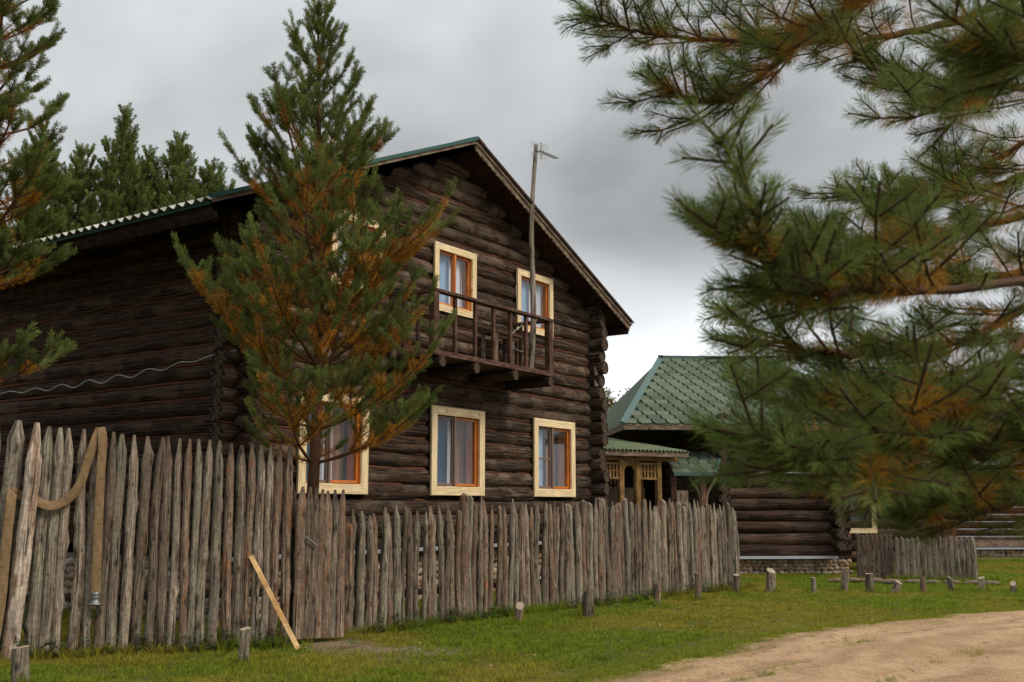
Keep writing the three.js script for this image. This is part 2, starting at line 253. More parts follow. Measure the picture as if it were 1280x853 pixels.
// ---------------------------------------------------------------- log pieces
function logGeo(L, r, seed, cut = 0) {                    // along +x from 0 to L; two groups: bark side, cut ends
  const R = rng(seed), segs = Math.max(2, Math.ceil(L / 0.4)), q = 12, p = [], u = [], idx = [], off = R() * 8, ph = R() * 50;
  for (let k = 0; k <= segs; k++) {
    const x = (k / segs) * L, e = k === 0 || k === segs ? 0.965 : 1, rr = r * e * (1 + 0.10 * (vnoise(x * 0.9 + ph, 1) - 0.5)), cy = 0.028 * (vnoise(x * 0.6 + ph, 5) - 0.5), cz = 0.03 * (vnoise(x * 0.6 + ph, 9) - 0.5);
    for (let s = 0; s <= q; s++) { const a = (s / q) * 2 * Math.PI, w = rr * (1 + 0.05 * (vnoise(x * 2 + ph, (s % q) * 1.3) - 0.5)); p.push(x, cy + Math.cos(a) * w, cz + Math.sin(a) * w); u.push(x / 2.2 + off, s / q + off * 0.37); }
  }
  for (let k = 0; k < segs; k++) for (let s = 0; s < q; s++) { const a = k * (q + 1) + s, b = a + q + 1; idx.push(a, a + 1, b, b, a + 1, b + 1); }
  const nSide = idx.length;
  for (const k of [0, segs]) {
    const c0 = p.length / 3; p.push((k / segs) * L + (k ? 0.004 : -0.004), 0, 0); u.push(0.5, 0.5);
    for (let s = 0; s <= q; s++) { const o = (k * (q + 1) + s) * 3, a = (s / q) * 2 * Math.PI; p.push(p[o], p[o + 1], p[o + 2]); u.push(0.5 + 0.48 * Math.cos(a), 0.5 + 0.48 * Math.sin(a)); }
    for (let s = 0; s < q; s++) k ? idx.push(c0, c0 + 1 + s, c0 + 2 + s) : idx.push(c0, c0 + 2 + s, c0 + 1 + s);
  }
  const g = new THREE.BufferGeometry(); g.setAttribute('position', new THREE.Float32BufferAttribute(p, 3)); g.setAttribute('uv', new THREE.Float32BufferAttribute(u, 2)); g.setIndex(idx); g.computeVertexNormals();
  g.addGroup(0, nSide, 0); g.addGroup(nSide, idx.length - nSide, 1); return g;
}
const logR = rng(77);
function putLog(parent, axis, a, b, y, across, r, mats = M.log) {   // a log from a to b along the axis at height y
  const m = mesh('log', logGeo(b - a, r, 1 + Math.floor(logR() * 1e6)), [mats[Math.floor(logR() * mats.length)], M.logEnd], parent);
  if (axis === 'x') m.position.set(a, y, across); else { m.rotation.y = -Math.PI / 2; m.position.set(across, y, a); }
  return m;
}
function stoneHeap(x0, x1, y0, y1, z, size, seed) {       // rubble facing of rounded stones along x
  const R = rng(seed), gs = [];
  for (let y = y0 + size * 0.3; y < y1; y += size * 0.68) for (let x = x0 + R() * size; x < x1; x += size * (0.75 + 0.5 * R())) {
    const g = new THREE.IcosahedronGeometry(1, 1), pp = g.attributes.position, s = R() * 90, col = [], base = [[0.36, 0.26, 0.17], [0.42, 0.33, 0.24], [0.28, 0.21, 0.15], [0.44, 0.38, 0.31], [0.34, 0.21, 0.13]][Math.floor(R() * 5)], tone = 0.75 + 0.5 * R();
    for (let i = 0; i < pp.count; i++) { const k = 1 + 0.35 * (vnoise(pp.getX(i) * 1.4 + s, pp.getY(i) * 1.4 + pp.getZ(i) * 1.1) - 0.5); pp.setXYZ(i, pp.getX(i) * k, pp.getY(i) * k, pp.getZ(i) * k); col.push(base[0] * tone, base[1] * tone, base[2] * tone); }
    g.scale(size * (0.5 + 0.2 * R()), size * (0.36 + 0.12 * R()), size * 0.4); g.rotateZ((R() - 0.5) * 0.6); g.translate(x, y + (R() - 0.5) * size * 0.2, z + (R() - 0.5) * 0.04); g.computeVertexNormals(); g.setAttribute('color', new THREE.Float32BufferAttribute(col, 3)); gs.push(g);
  }
  return mergeGeometries(gs);
}

// ---------------------------------------------------------------- main log house
const house = thing('log_house', 'large two-storey dark log house with cream window casings and a gable balcony', 'house', [-4.015, 0, -15.244], THREE.MathUtils.degToRad(55.4));
const PITCH = 0.27, Y0 = 0.95, LR = 0.152, WID = 10.1, DEEP = 10;
const EAVE = 5.85, PEAK = 8.50, PX = 4.86, HALF = 6.1, SLOPE = (PEAK - EAVE) / HALF;
const wins = [[1.03, 2.6, 1.84, 3.45, 'low'], [4.25, 5.86, 1.84, 3.45, 'low'], [7.58, 9.2, 1.84, 3.45, 'grid'], [1.62, 2.91, 5.2, 6.49, 'up'], [4.28, 5.57, 5.2, 6.49, 'up'], [6.98, 8.34, 5.2, 6.49, 'up']];
{
  const stub = 0.42;
  for (let i = 0; i < 30; i++) {
    const y = Y0 + PITCH * (i + 0.5); let a = -stub - 0.1 * (logR() - 0.3), b = WID + stub + 0.1 * (logR() - 0.5);
    if (y + 0.1 > EAVE - 0.05) { const h = (PEAK - 0.17 - y) / SLOPE; if (h < 0.3) break; a = PX - h; b = PX + h; if (y < EAVE + 0.45) { a = Math.max(a, -0.4); b = Math.min(b, WID + 0.4); } }
    let runs = [[a, b]];
    for (const [x0, x1, y0, y1] of wins) if (y > y0 + 0.03 && y < y1 - 0.03) { const nx = []; for (const [p, q] of runs) { if (x1 - 0.07 <= p || x0 + 0.07 >= q) nx.push([p, q]); else { if (x0 + 0.07 - p > 0.1) nx.push([p, x0 + 0.07]); if (q - x1 + 0.07 > 0.1) nx.push([x1 - 0.07, q]); } } runs = nx; }
    const rr = LR * (0.93 + 0.16 * logR());
    for (const [p, q] of runs) putLog(house, 'x', p, q, y + (logR() - 0.5) * 0.02, (logR() - 0.5) * 0.02, rr);
    if (i > 0) { // moss and oakum in the joint below this log
      const yy = y - PITCH / 2;
      for (const [p, q] of runs) { const t = new Tubes(); const pts = [], ra = []; for (let x = p; x <= q + 0.001; x += Math.max(0.12, (q - p) / 80)) { pts.push(V(x, yy + 0.02 * (vnoise(x * 5, i) - 0.5), 0.074 + 0.022 * (vnoise(x * 7, i + 40) - 0.5))); ra.push(0.014 + 0.02 * vnoise(x * 4, i + 90)); } if (pts.length > 1) mesh('chinking', t.add(pts, ra, 5, false).geo(), M.chink, house); }
    }
  }
  for (let i = 0; i < 19; i++) {                          // side walls run half a course higher
    const y = Y0 + PITCH * (i + 1); if (y > EAVE + 0.3) break;
    putLog(house, 'z', -DEEP, stub + 0.1 * (logR() - 0.4), y, 0, LR * (0.95 + 0.12 * logR()), M.logSide);
    putLog(house, 'z', -DEEP, stub + 0.14 * (logR() - 0.4), y, WID, LR * (0.95 + 0.12 * logR()), M.log);
    const t = new Tubes(), pts = [], ra = []; for (let z = -DEEP; z <= 0.1; z += 0.13) { pts.push(V(-0.085 - 0.02 * (vnoise(z * 6, i) - 0.5), y - PITCH / 2 + 0.015 * (vnoise(z * 5, i + 9) - 0.5), z)); ra.push(0.02 + 0.016 * vnoise(z * 4, i + 50)); } mesh('chinking', t.add(pts, ra, 5, false).geo(), M.chink, house);
  }
  // light torn scraps where the corner stack has weathered
  for (const [y, s] of [[4.35, 0.16], [4.62, 0.2]]) { const g = new THREE.ConeGeometry(0.07, s, 5); mesh('broken_log_end', g.rotateZ(0.5).translate(WID - 0.16, y + 0.05, 0.3), M.barge, house); }
  // lining behind the logs closes the house
  mesh('inner_wall', bx(WID - 0.3, 5.0, 0.05, WID / 2, 3.4, -0.75), M.dark, house);
  mesh('gable_lining', (() => { const s = new THREE.Shape(); s.moveTo(PX - HALF + 1.3, EAVE + 0.1); s.lineTo(PX + HALF - 1.3, EAVE + 0.1); s.lineTo(PX, PEAK - 0.45); s.closePath(); return new THREE.ExtrudeGeometry(s, { depth: 0.05, bevelEnabled: false }).translate(0, 0, -0.8); })(), M.dark, house);
  mesh('back_wall', bx(WID, 5.6, 0.2, WID / 2, 3.2, -DEEP), M.logSide[0], house);
  mesh('attic_floor', bx(WID - 0.3, 0.06, DEEP - 0.9, WID / 2, 4.35, -DEEP / 2 - 0.3), M.dark, house);
  // foundation
  mesh('foundation_core', bx(WID, Y0 - 0.06, DEEP, WID / 2, (Y0 - 0.06) / 2, -DEEP / 2 - 0.02), std({ color: lin(0.22, 0.19, 0.16) }), house);
  const fs = mesh('foundation_stones', stoneHeap(0, WID, 0, 0.86, 0, 0.17, 5), M.stoneR, house); fs.userData.kind = 'stuff';
  const fs2 = mesh('foundation_stones', stoneHeap(-DEEP, 0, 0, 0.86, 0, 0.17, 6).rotateY(Math.PI / 2).translate(0, 0, -DEEP).rotateY(0), M.stoneR, house); fs2.geometry.translate(-0.0, 0, 0); fs2.userData.kind = 'stuff';
  mesh('flashing', merge([bx(WID + 0.5, 0.012, 0.3, WID / 2, 0.93, 0.08), bx(WID + 0.5, 0.05, 0.012, WID / 2, 0.905, 0.235)]), M.flash, house);

  // windows
  wins.forEach(([x0, x1, y0, y1, kind], n) => {
    const w = x1 - x0, h = y1 - y0, W = part('window', house); W.position.set((x0 + x1) / 2, (y0 + y1) / 2, 0.1);
    const cw = kind === 'up' ? 0.125 : 0.155, th = 0.035;
    const board = (L, d0, d1, rot, tx, ty) => { // mitred casing board, thin outer edge, sloping in a little
      const s = new THREE.Shape(); s.moveTo(-L / 2, 0); s.lineTo(L / 2, 0); s.lineTo(L / 2 - cw, -cw); s.lineTo(-L / 2 + cw, -cw); s.closePath();
      const g = reuv(new THREE.ExtrudeGeometry(s, { depth: th, bevelEnabled: true, bevelSize: 0.003, bevelThickness: 0.004, bevelSegments: 1 }), 0, n * 0.7 + rot); g.translate(0, -0.004, 0); g.rotateZ(rot); return g.translate(tx, ty, 0.07);
    };
    mesh('casing_board', board(w, 0, 0, 0, 0, h / 2), M.casing, W); mesh('casing_board', board(w, 0, 0, Math.PI, 0, -h / 2), M.casing, W);
    mesh('casing_board', board(h, 0, 0, Math.PI / 2, -w / 2, 0), M.casing, W); mesh('casing_board', board(h, 0, 0, -Math.PI / 2, w / 2, 0), M.casing, W);
    const iw = w - 2 * cw, ih = h - 2 * cw, fz = 0.025;
    mesh('jamb', merge([bx(0.03, ih + 0.06, 0.3, -iw / 2 - 0.005, 0, -0.08), bx(0.03, ih + 0.06, 0.3, iw / 2 + 0.005, 0, -0.08), bx(iw, 0.03, 0.3, 0, ih / 2 + 0.005, -0.08), bx(iw, 0.03, 0.3, 0, -ih / 2 - 0.005, -0.08)]), M.orange, W);
    const mid = kind === 'grid' ? -iw * 0.06 : kind === 'low' ? -iw * 0.08 : -iw * 0.02;
    const sash = (a, b, mat, zz, mt) => {
      const s = part('sash', W), f = kind === 'up' ? 0.036 : 0.045; s.position.z = zz;
      const frame = [bx(f, ih - 0.04, 0.045, a + f / 2, 0, 0, 0.004), bx(f, ih - 0.04, 0.045, b - f / 2, 0, 0, 0.004), bx(b - a - 2 * f, f, 0.045, (a + b) / 2, ih / 2 - 0.02 - f / 2, 0, 0.004), bx(b - a - 2 * f, f, 0.045, (a + b) / 2, -ih / 2 + 0.02 + f / 2, 0, 0.004)];
      if (mt) frame.push(bx(b - a - 2 * f, 0.035, 0.04, (a + b) / 2, -0.02, 0, 0.003));
      mesh('sash_frame', merge(frame), mat, s); mesh('pane', bx(b - a - 2 * f + 0.01, ih - 0.04 - 2 * f + 0.01, 0.006, (a + b) / 2, 0, 0), M.glass, s);
    };
    sash(-iw / 2 + 0.01, mid + 0.01, kind === 'up' ? M.orange : M.greyFrame, fz, kind === 'grid'); sash(mid + 0.012, iw / 2 - 0.012, M.orange, fz - 0.012, false);
    mesh('mullion', bx(0.05, ih - 0.02, 0.07, mid + 0.01, 0, fz + 0.03, 0.005), kind === 'up' ? M.orange : M.greyFrame, W);
    const drape = (a, b, mat, z, nf) => { const g = new THREE.PlaneGeometry(b - a, ih, 48, 6), pp = g.attributes.position; for (let i = 0; i < pp.count; i++) { const x = pp.getX(i), y = pp.getY(i); pp.setZ(i, 0.022 * Math.sin((x / (b - a)) * nf * 6.28 + n + 0.6 * Math.sin(y * 2 + n)) + 0.008 * Math.sin(x * 70 + n)); } g.computeVertexNormals(); mesh('curtain', g.translate((a + b) / 2, 0, z), mat, W); };
    if (kind === 'up') { drape(-iw / 2, mid + 0.02, n === 3 ? M.paleCurtain : M.skyCurtain, -0.09, 3); drape(mid, iw / 2 - iw * 0.1, M.paleCurtain, -0.1, 3); drape(iw / 2 - iw * 0.12, iw / 2, M.tanCurtain, -0.12, 1); }
    else if (kind === 'low') { drape(-iw / 2, mid + 0.01, M.blueCurtain, -0.13, 2); drape(mid + 0.02, mid + iw * 0.27, M.paleCurtain, -0.2, 3); drape(mid + iw * 0.25, iw / 2 - 0.02, M.tanCurtain, -0.3, 2); }
    else { drape(-iw / 2, mid, M.skyCurtain, -0.14, 3); drape(iw * 0.2, iw / 2, M.tanCurtain, -0.3, 1); }
  });

  // roof: boarded deck, corrugated sheets, trims
  const roof = part('roof', house), ang = Math.atan(SLOPE), SL = HALF / Math.cos(ang), ZF = 0.72, ZB = -DEEP - 0.6;
  for (const s of [-1, 1]) {
    const put = (g) => { g.rotateZ(-s * ang); return g.translate(PX, PEAK, 0); };
    const nb = Math.floor(SL / 0.22); for (let k = 0; k < nb; k++) mesh('soffit_board', put(bx(SL / nb - 0.006, 0.03, ZF - ZB - 0.1, s * ((k + 0.5) * SL / nb), -0.10, (ZF + ZB) / 2, 0.003)), M.soffit, roof);
    for (let z = ZF - 1.4; z > ZB; z -= 1.2) mesh('rafter', put(bx(SL - 0.2, 0.12, 0.08, s * SL / 2, -0.18, z)), M.soffit, roof);
    { // corrugated sheet
      const p = [], u = [], idx = [], wl = 0.2, per = 10, n = Math.round(((ZF - ZB) / wl) * per), q = 8;
      for (let k = 0; k <= n; k++) for (const [f, j] of Array.from({ length: q + 1 }, (_, j) => [j / q, j])) { const z = mix(ZB, ZF, k / n), x = s * f * (SL + 0.06); p.push(x, 0.0 + 0.029 * Math.sin((k / per) * 2 * Math.PI) + 0.006 * (vnoise(f * 9, z * 0.8) - 0.5), z); u.push(z / 2, f * 3); }
      for (let k = 0; k < n; k++) for (let j = 0; j < q; j++) { const a = k * (q + 1) + j, b = a + q + 1; idx.push(a, b, a + 1, b, b + 1, a + 1); }
      const g = new THREE.BufferGeometry(); g.setAttribute('position', new THREE.Float32BufferAttribute(p, 3)); g.setAttribute('uv', new THREE.Float32BufferAttribute(u, 2)); g.setIndex(idx); g.computeVertexNormals();
      const lower = g.clone().translate(0, -0.009, 0); mesh('corrugated_sheet', put(merge([g, lower])), M.slate, roof);
    }
    // bargeboard with a saw-cut lower edge
    const sh = new THREE.Shape(); sh.moveTo(0.02, -0.03); const teeth = Math.round(SL / 0.075); const e = [[SL - 0.01, -0.03]]; for (let k = teeth; k >= 0; k--) { const x = 0.02 + (SL - 0.03) * k / teeth; e.push([x, k % 2 ? -0.19 : -0.165]); } for (const [x, y] of e) sh.lineTo(x, y); sh.closePath();
    const bg = reuv(new THREE.ExtrudeGeometry(sh, { depth: 0.03, bevelEnabled: false }), 0, s); if (s < 0) bg.scale(-1, 1, 1); mesh('bargeboard', put(bg.translate(0, 0, ZF - 0.06)), M.barge, roof);
    mesh('barge_strip', put(bx(SL, 0.07, 0.03, s * SL / 2, -0.035, ZF - 0.015, 0.004)), M.barge, roof);
    mesh('verge_flashing', put(merge([bx(SL + 0.02, 0.02, 0.2, s * SL / 2, 0.042, ZF - 0.07), bx(SL + 0.02, 0.055, 0.015, s * SL / 2, 0.02, ZF + 0.028)])), s < 0 ? M.greenTrim : M.soffit, roof);
    mesh('eave_fascia', put(bx(0.04, 0.2, ZF - ZB - 0.08, s * (SL - 0.03), -0.19, (ZF + ZB) / 2, 0.004)), M.soffit, roof);
    mesh('drip_edge', put(bx(0.05, 0.045, ZF - ZB - 0.1, s * (SL + 0.005), -0.06, (ZF + ZB) / 2)), M.greenTrim, roof);
  }
  mesh('ridge_cap', merge([-1, 1].map((s) => bx(0.24, 0.02, ZF - ZB + 0.06, s * 0.11, 0.055, (ZF + ZB) / 2).rotateZ(-s * ang).translate(PX, PEAK, 0))), M.greenTrim, roof);

  // balcony
  const B = part('balcony', house), bz = 1.1, bl = 3.2, br = 6.8, fy = 4.25, ry = 5.27;
  for (const x of [bl + 0.12, 4.28, 5.5, br - 0.1]) { const m = mesh('joist', logGeo(1.68, 0.10, 500 + x * 10), [M.logSide[0], M.logEnd], B); m.rotation.y = -Math.PI / 2; m.position.set(x, 4.05, -0.5); }
  for (let k = 0; k < 5; k++) mesh('floor_board', bx(br - bl, 0.035, 0.205, (bl + br) / 2, 4.17, 0.21 + k * 0.212, 0.003), M.balcony, B);
  mesh('floor_edge', bx(br - bl + 0.04, 0.1, 0.035, (bl + br) / 2, 4.2, bz + 0.005, 0.004), M.balcony, B);
  mesh('handrail', bx(br - bl + 0.14, 0.055, 0.13, (bl + br) / 2, ry, bz - 0.02, 0.006), M.balcony, B);
  for (const x of [bl, br]) mesh('handrail', bx(0.12, 0.055, bz - 0.13, x, ry, (bz - 0.08) / 2 + 0.04, 0.006), M.balcony, B);
  for (const x of [bl, br]) mesh('corner_post', bx(0.13, ry - 4.2, 0.13, x, (ry + 4.15) / 2, bz - 0.03, 0.008), M.balcony, B);
  for (const x of [3.78, 4.36, 4.92, 5.46, 5.98]) mesh('baluster', bx(0.062, ry - 4.24, 0.062, x + 0.0, (ry + 4.2) / 2, bz - 0.03, 0.006), M.balcony, B);
  for (const x of [bl, br]) for (const z of [0.4, 0.72]) mesh('baluster', bx(0.062, ry - 4.24, 0.062, x, (ry + 4.2) / 2, z, 0.006), M.balcony, B);
  for (const x of [bl, br]) mesh('wall_post', bx(0.1, ry - 4.2, 0.07, x, (ry + 4.15) / 2, 0.17, 0.006), M.barge, B);
}
const HL = (x, y, z) => house.localToWorld(V(x, y, z));
house.updateMatrixWorld(true);

{ // small plank table left on the balcony
  const t = thing('plank_table', 'small rough plank table standing on the balcony beside the aerial pole', 'table', HL(6.05, 4.19, 0.42).toArray(), house.rotation.y);
  mesh('table_top', bx(0.9, 0.05, 0.4, 0, 0.76, 0, 0.005), M.balcony, t); mesh('rail', bx(0.8, 0.08, 0.03, 0, 0.69, 0.15, 0.004), M.balcony, t);
  for (const x of [-0.36, 0.36]) for (const z of [-0.14, 0.15]) mesh('leg', bx(x < 0 && z > 0 ? 0.1 : 0.06, 0.735, 0.06, x, 0.3675, z, 0.005), x < 0 ? M.barge : M.balcony, t);
}
{ // aerial pole
  const t = thing('aerial_mast', 'tall crooked grey wooden mast with a television aerial rising from the balcony', 'mast', HL(6.62, 4.19, 0.74).toArray(), 0);
  const top = HL(6.83, 8.98, 0.74).sub(t.position), pts = [], ra = []; for (let k = 0; k <= 24; k++) { const f = k / 24; pts.push(V(top.x * f + 0.05 * Math.sin(f * 7) * (1 - f * 0.4), top.y * f, top.z * f + 0.03 * Math.sin(f * 9))); ra.push(mix(0.062, 0.042, f) * (0.95 + 0.1 * vnoise(k * 0.9, 3))); }
  mesh('pole', new Tubes().add(pts, ra, 8, true, 0.5).geo(), M.pole, t);
  const a = part('aerial', t); a.position.copy(pts[24]).add(V(0.02, -0.15, 0.05)); a.rotation.y = 0.35; a.rotation.order = 'YXZ';
  const rod = (p, q, r = 0.008) => new Tubes().add([p, q], [r, r], 5).geo();
  mesh('boom', rod(V(0.0, 0, 0.05), V(0.0, 0.20, -1.15), 0.014).rotateY(-0.75), M.metal, a);
  for (let k = 0; k < 12; k++) { const f = 0.12 + k * 0.08; mesh('director', rod(V(-0.09 + f * 0.02, 0.2 * f, 0.05 - 1.2 * f), V(0.09 - f * 0.02, 0.2 * f, 0.05 - 1.2 * f), 0.007).rotateY(-0.75), M.metal, a); }
  mesh('bracket', merge([bx(0.16, 0.03, 0.03, 0.06, 0, 0.02), bx(0.02, 0.34, 0.02, 0.08, 0, 0.04)]), M.metal, a);
  for (const y of [0.16, 0.11, 0.07, -0.07, -0.11, -0.16]) mesh('reflector', rod(V(-0.16, y + 0.01, 0.05), V(0.24, y - 0.025, 0.02), 0.006), M.metal, a);
}
{ // loose white cable hanging from the balcony window
  const t = new Tubes(), pts = curve([HL(6.92, 6.1, 0.2), HL(6.93, 5.6, 0.24), HL(6.7, 5.25, 0.5), HL(6.3, 5.05, 0.62), HL(6.12, 4.9, 0.62), HL(6.2, 4.72, 0.62), HL(6.6, 4.68, 0.62), HL(6.8, 4.95, 0.6), HL(6.72, 5.1, 0.68)], 50);
  tag(mesh('aerial_cable', t.add(pts, pts.map(() => 0.007), 5).geo(), M.wire), 'thin pale cable looping down from the upper window behind the balcony rail', 'cable');
  const w = []; for (let k = 0; k <= 90; k++) { const f = k / 90, z = mix(-6.4, 0.25, f); w.push(HL(-0.42 + 0.1 * f, 3.62 + 0.26 * f - 0.12 * Math.sin(f * 3.1) + 0.045 * Math.sin(k * 0.62) * Math.sin(f * 3.1), z)); }
  tag(mesh('power_cable', new Tubes().add(w, w.map(() => 0.011), 5).geo(), M.wire), 'wavy grey cable strung along the dark side wall of the log house', 'cable');
}

// ---------------------------------------------------------------- fences
function stake(H, r, seed, { tip = 0.22, lean = 0, sq = 1, crook = 1, knots = 3 } = {}) {
  const R = rng(seed), q = 9, segs = 18, p = [], u = [], idx = [], ph = R() * 99, K = []; for (let i = 0; i < knots * 2; i++) K.push([R() * (H - 0.3) + 0.1, R() * 6.28, 0.012 + 0.018 * R()]);
  const ys = []; for (let k = 0; k <= segs; k++) ys.push((k / segs) * (H - tip)); for (const f of [0.35, 0.7, 1]) ys.push(H - tip + tip * f);
  const tw = (R() - 0.5) * 0.5, px = (R() - 0.5) * 0.03;
  ys.forEach((y, k) => {
    const t = Math.max(0, (y - (H - tip)) / tip), rr = r * mix(1.06, 0.94, y / H) * (1 - 0.66 * t) * (1 + 0.14 * (vnoise(y * 2.2 + ph, 3) - 0.5)), cx = crook * 0.045 * (vnoise(y * 1.1 + ph, 11) - 0.5) + px * t + lean * y, cz = crook * 0.02 * (vnoise(y * 1.1 + ph, 17) - 0.5);
    for (let s = 0; s <= q; s++) {
      const a = ((s % q) / q) * 2 * Math.PI; let w = rr * (1 + 0.10 * (vnoise(Math.cos(a) * 1.5 + ph, y * 1.5 + Math.sin(a)) - 0.5)); for (const [ky, ka, kh] of K) { let da = Math.abs(a - ka); da = Math.min(da, 6.283 - da); w += kh * Math.exp(-((y - ky) ** 2) / 0.004 - da * da * 2); }
      const fl = t > 0 ? mix(1, 0.55, t) : 1; p.push(cx + Math.cos(a) * w, y, cz + Math.sin(a) * w * fl); u.push(y / 2.4 + ph, s / q + tw);
    }
  });
  for (let k = 0; k < ys.length - 1; k++) for (let s = 0; s < q; s++) { const a = k * (q + 1) + s, b = a + q + 1; idx.push(a, b, a + 1, b, b + 1, a + 1); }
  const c0 = p.length / 3, kk = (ys.length - 1) * (q + 1); let sx = 0, sz = 0; for (let s = 0; s < q; s++) { sx += p[(kk + s) * 3] / q; sz += p[(kk + s) * 3 + 2] / q; } p.push(sx, H + 0.004, sz); u.push(ph, 0.5); for (let s = 0; s < q; s++) idx.push(c0, kk + s + 1, kk + s);
  const g = new THREE.BufferGeometry(); g.setAttribute('position', new THREE.Float32BufferAttribute(p, 3)); g.setAttribute('uv', new THREE.Float32BufferAttribute(u, 2)); g.setIndex(idx); g.computeVertexNormals(); return g;
}
const FR = rng(4242);
const pickMat = () => M.picket[Math.floor(FR() * M.picket.length)];
const LFa = Math.atan2(0.41505, 0.9098);
const lf = thing('stake_fence', 'tall weathered grey stake fence with pointed tops, draped with the hose', 'fence', [-5.39, 0, -11.72], LFa);
{
  const s = [[-0.26, 2.6, 0.1], [0.142, 2.54, 0.075], [0.271, 2.53, 0.075], [0.392, 2.53, 0.056], [0.558, 2.52, 0.062], [0.693, 2.2, 0.055], [0.822, 2.5, 0.058], [0.953, 2.48, 0.068], [1.092, 2.47, 0.06], [1.228, 2.46, 0.064], [1.351, 2.45, 0.055], [1.477, 2.46, 0.066], [1.602, 2.44, 0.05], [1.727, 2.44, 0.05], [1.827, 2.44, 0.05], [1.919, 2.44, 0.056], [2.048, 2.43, 0.06], [2.225, 2.4, 0.058], [2.352, 2.38, 0.066], [2.439, 2.41, 0.05], [2.551, 2.39, 0.056], [2.672, 2.39, 0.05], [2.774, 2.39, 0.05], [2.884, 2.4, 0.062]];
  for (let k = 1; k < 14; k++) s.unshift([-0.26 - k * 0.14, 2.6 + 0.05 * FR(), 0.062]);
  s.forEach(([x, h, r], i) => { const m = mesh('stake', stake(h + 0.04, r * 0.93, 900 + i, { tip: 0.2 + 0.12 * FR(), lean: (FR() - 0.5) * 0.02 + (x < 0 && x > -0.3 ? 0.02 : 0), knots: 4 }), i === 30 || i === 32 ? M.barkRed : i === 13 ? M.picket[2] : pickMat(), lf); m.position.set(x, -0.04, (FR() - 0.5) * 0.03); m.rotation.y = 0; });
  for (const y of [0.62, 1.42]) mesh('rail', new Tubes().add([V(-2.1, y, -0.1), V(0.5, y + 0.02, -0.11), V(3.05, y - 0.01, -0.1)], [0.05, 0.045, 0.05], 8).geo(), M.railDark, lf);
  for (const x of [-1.2, 1.1, 3.0]) mesh('post', stake(1.9, 0.07, 77 + x * 10, { tip: 0.02 }), M.railDark, lf).position.set(x, -0.04, -0.22);
}
{ // leaning barkless post in front of the left fence
  const m = mesh('leaning_post', stake(2.6, 0.088, 31, { tip: 0.42, lean: 0.02, knots: 5 }).rotateZ(-0.02), M.bleached); m.position.copy(lf.localToWorld(V(-0.075, -0.03, 0.16))); m.rotation.y = LFa;
  tag(m, 'thick bleached barkless post with a pointed top, leaning against the tall fence', 'post');
}
lf.updateMatrixWorld(true);
{ // canvas fire hose hung over the fence
  const t = thing('fire_hose', 'flat tan canvas fire hose looped over the tall fence and hanging down', 'hose', lf.position.toArray(), LFa);
  const ribbon = (pts, wdt, n, twist = () => 0) => {
    const c = curve(pts, n), p = [], u = [], idx = []; let acc = 0;
    c.forEach((q, k) => { const tn = c[Math.min(k + 1, n)].clone().sub(c[Math.max(k - 1, 0)]).normalize(); let sd = V(0, 0, 0).crossVectors(tn, V(0, 0, 1)).normalize(); const nn = V(0, 0, 0).crossVectors(sd, tn).normalize(); const f = twist(k / n), cs = Math.cos(f), sn = Math.sin(f); const s2 = sd.clone().multiplyScalar(cs).addScaledVector(nn, sn), n2 = nn.clone().multiplyScalar(cs).addScaledVector(sd, -sn); if (k) acc += q.distanceTo(c[k - 1]);
      const cr = 0.012 * (vnoise(acc * 5, 3) - 0.5), m = 10; for (let j = 0; j <= m; j++) { const a = (j / m) * 2 * Math.PI, x = Math.cos(a) * wdt * 0.5, z = Math.sin(a) * 0.012 + cr * Math.cos(a) ; p.push(q.x + s2.x * x + n2.x * z, q.y + s2.y * x + n2.y * z, q.z + s2.z * x + n2.z * z); u.push(j / m * 2, acc * 2); } });
    for (let k = 0; k < n; k++) for (let j = 0; j < 10; j++) { const a = k * 11 + j, b = a + 11; idx.push(a, b, a + 1, b, b + 1, a + 1); }
    const g = new THREE.BufferGeometry(); g.setAttribute('position', new THREE.Float32BufferAttribute(p, 3)); g.setAttribute('uv', new THREE.Float32BufferAttribute(u, 2)); g.setIndex(idx); g.computeVertexNormals(); return g;
  };
  mesh('hose_length', ribbon([V(-0.42, -0.02, 0.32), V(-0.26, 0.16, 0.26), V(-0.205, 0.55, 0.24), V(-0.19, 1.16, 0.22), V(-0.175, 1.64, 0.2), V(-0.165, 1.80, 0.13), V(-0.12, 1.77, 0.085)], 0.105, 60), M.hose, t);
  mesh('hose_length', ribbon([V(-0.16, 1.76, 0.09), V(-0.02, 1.76, 0.075), V(0.06, 1.72, 0.12), V(0.22, 1.655, 0.135), V(0.36, 1.70, 0.12), V(0.50, 1.86, 0.115), V(0.585, 2.16, 0.11), V(0.66, 2.43, 0.1), V(0.695, 2.53, 0.085)], 0.105, 90, (f) => 0.35 * Math.sin(f * 7)), M.hose, t);
  mesh('hose_length', ribbon([V(0.70, 2.54, 0.085), V(0.725, 2.42, 0.125), V(0.728, 2.0, 0.13), V(0.735, 1.5, 0.13), V(0.745, 1.0, 0.125), V(0.752, 0.68, 0.125)], 0.10, 60, (f) => 0.15 * Math.sin(f * 5)), M.hose, t);
  mesh('coupling', new THREE.LatheGeometry([[0.034, 0.14], [0.044, 0.13], [0.044, 0.11], [0.036, 0.105], [0.044, 0.095], [0.044, 0.075], [0.036, 0.07], [0.042, 0.05], [0.046, 0.03], [0.074, 0.02], [0.074, 0.0], [0.04, -0.004], [0.03, 0.02]].map(([a, b]) => new THREE.Vector2(a, b)), 20).translate(0.753, 0.56, 0.13), M.metal, t);
}
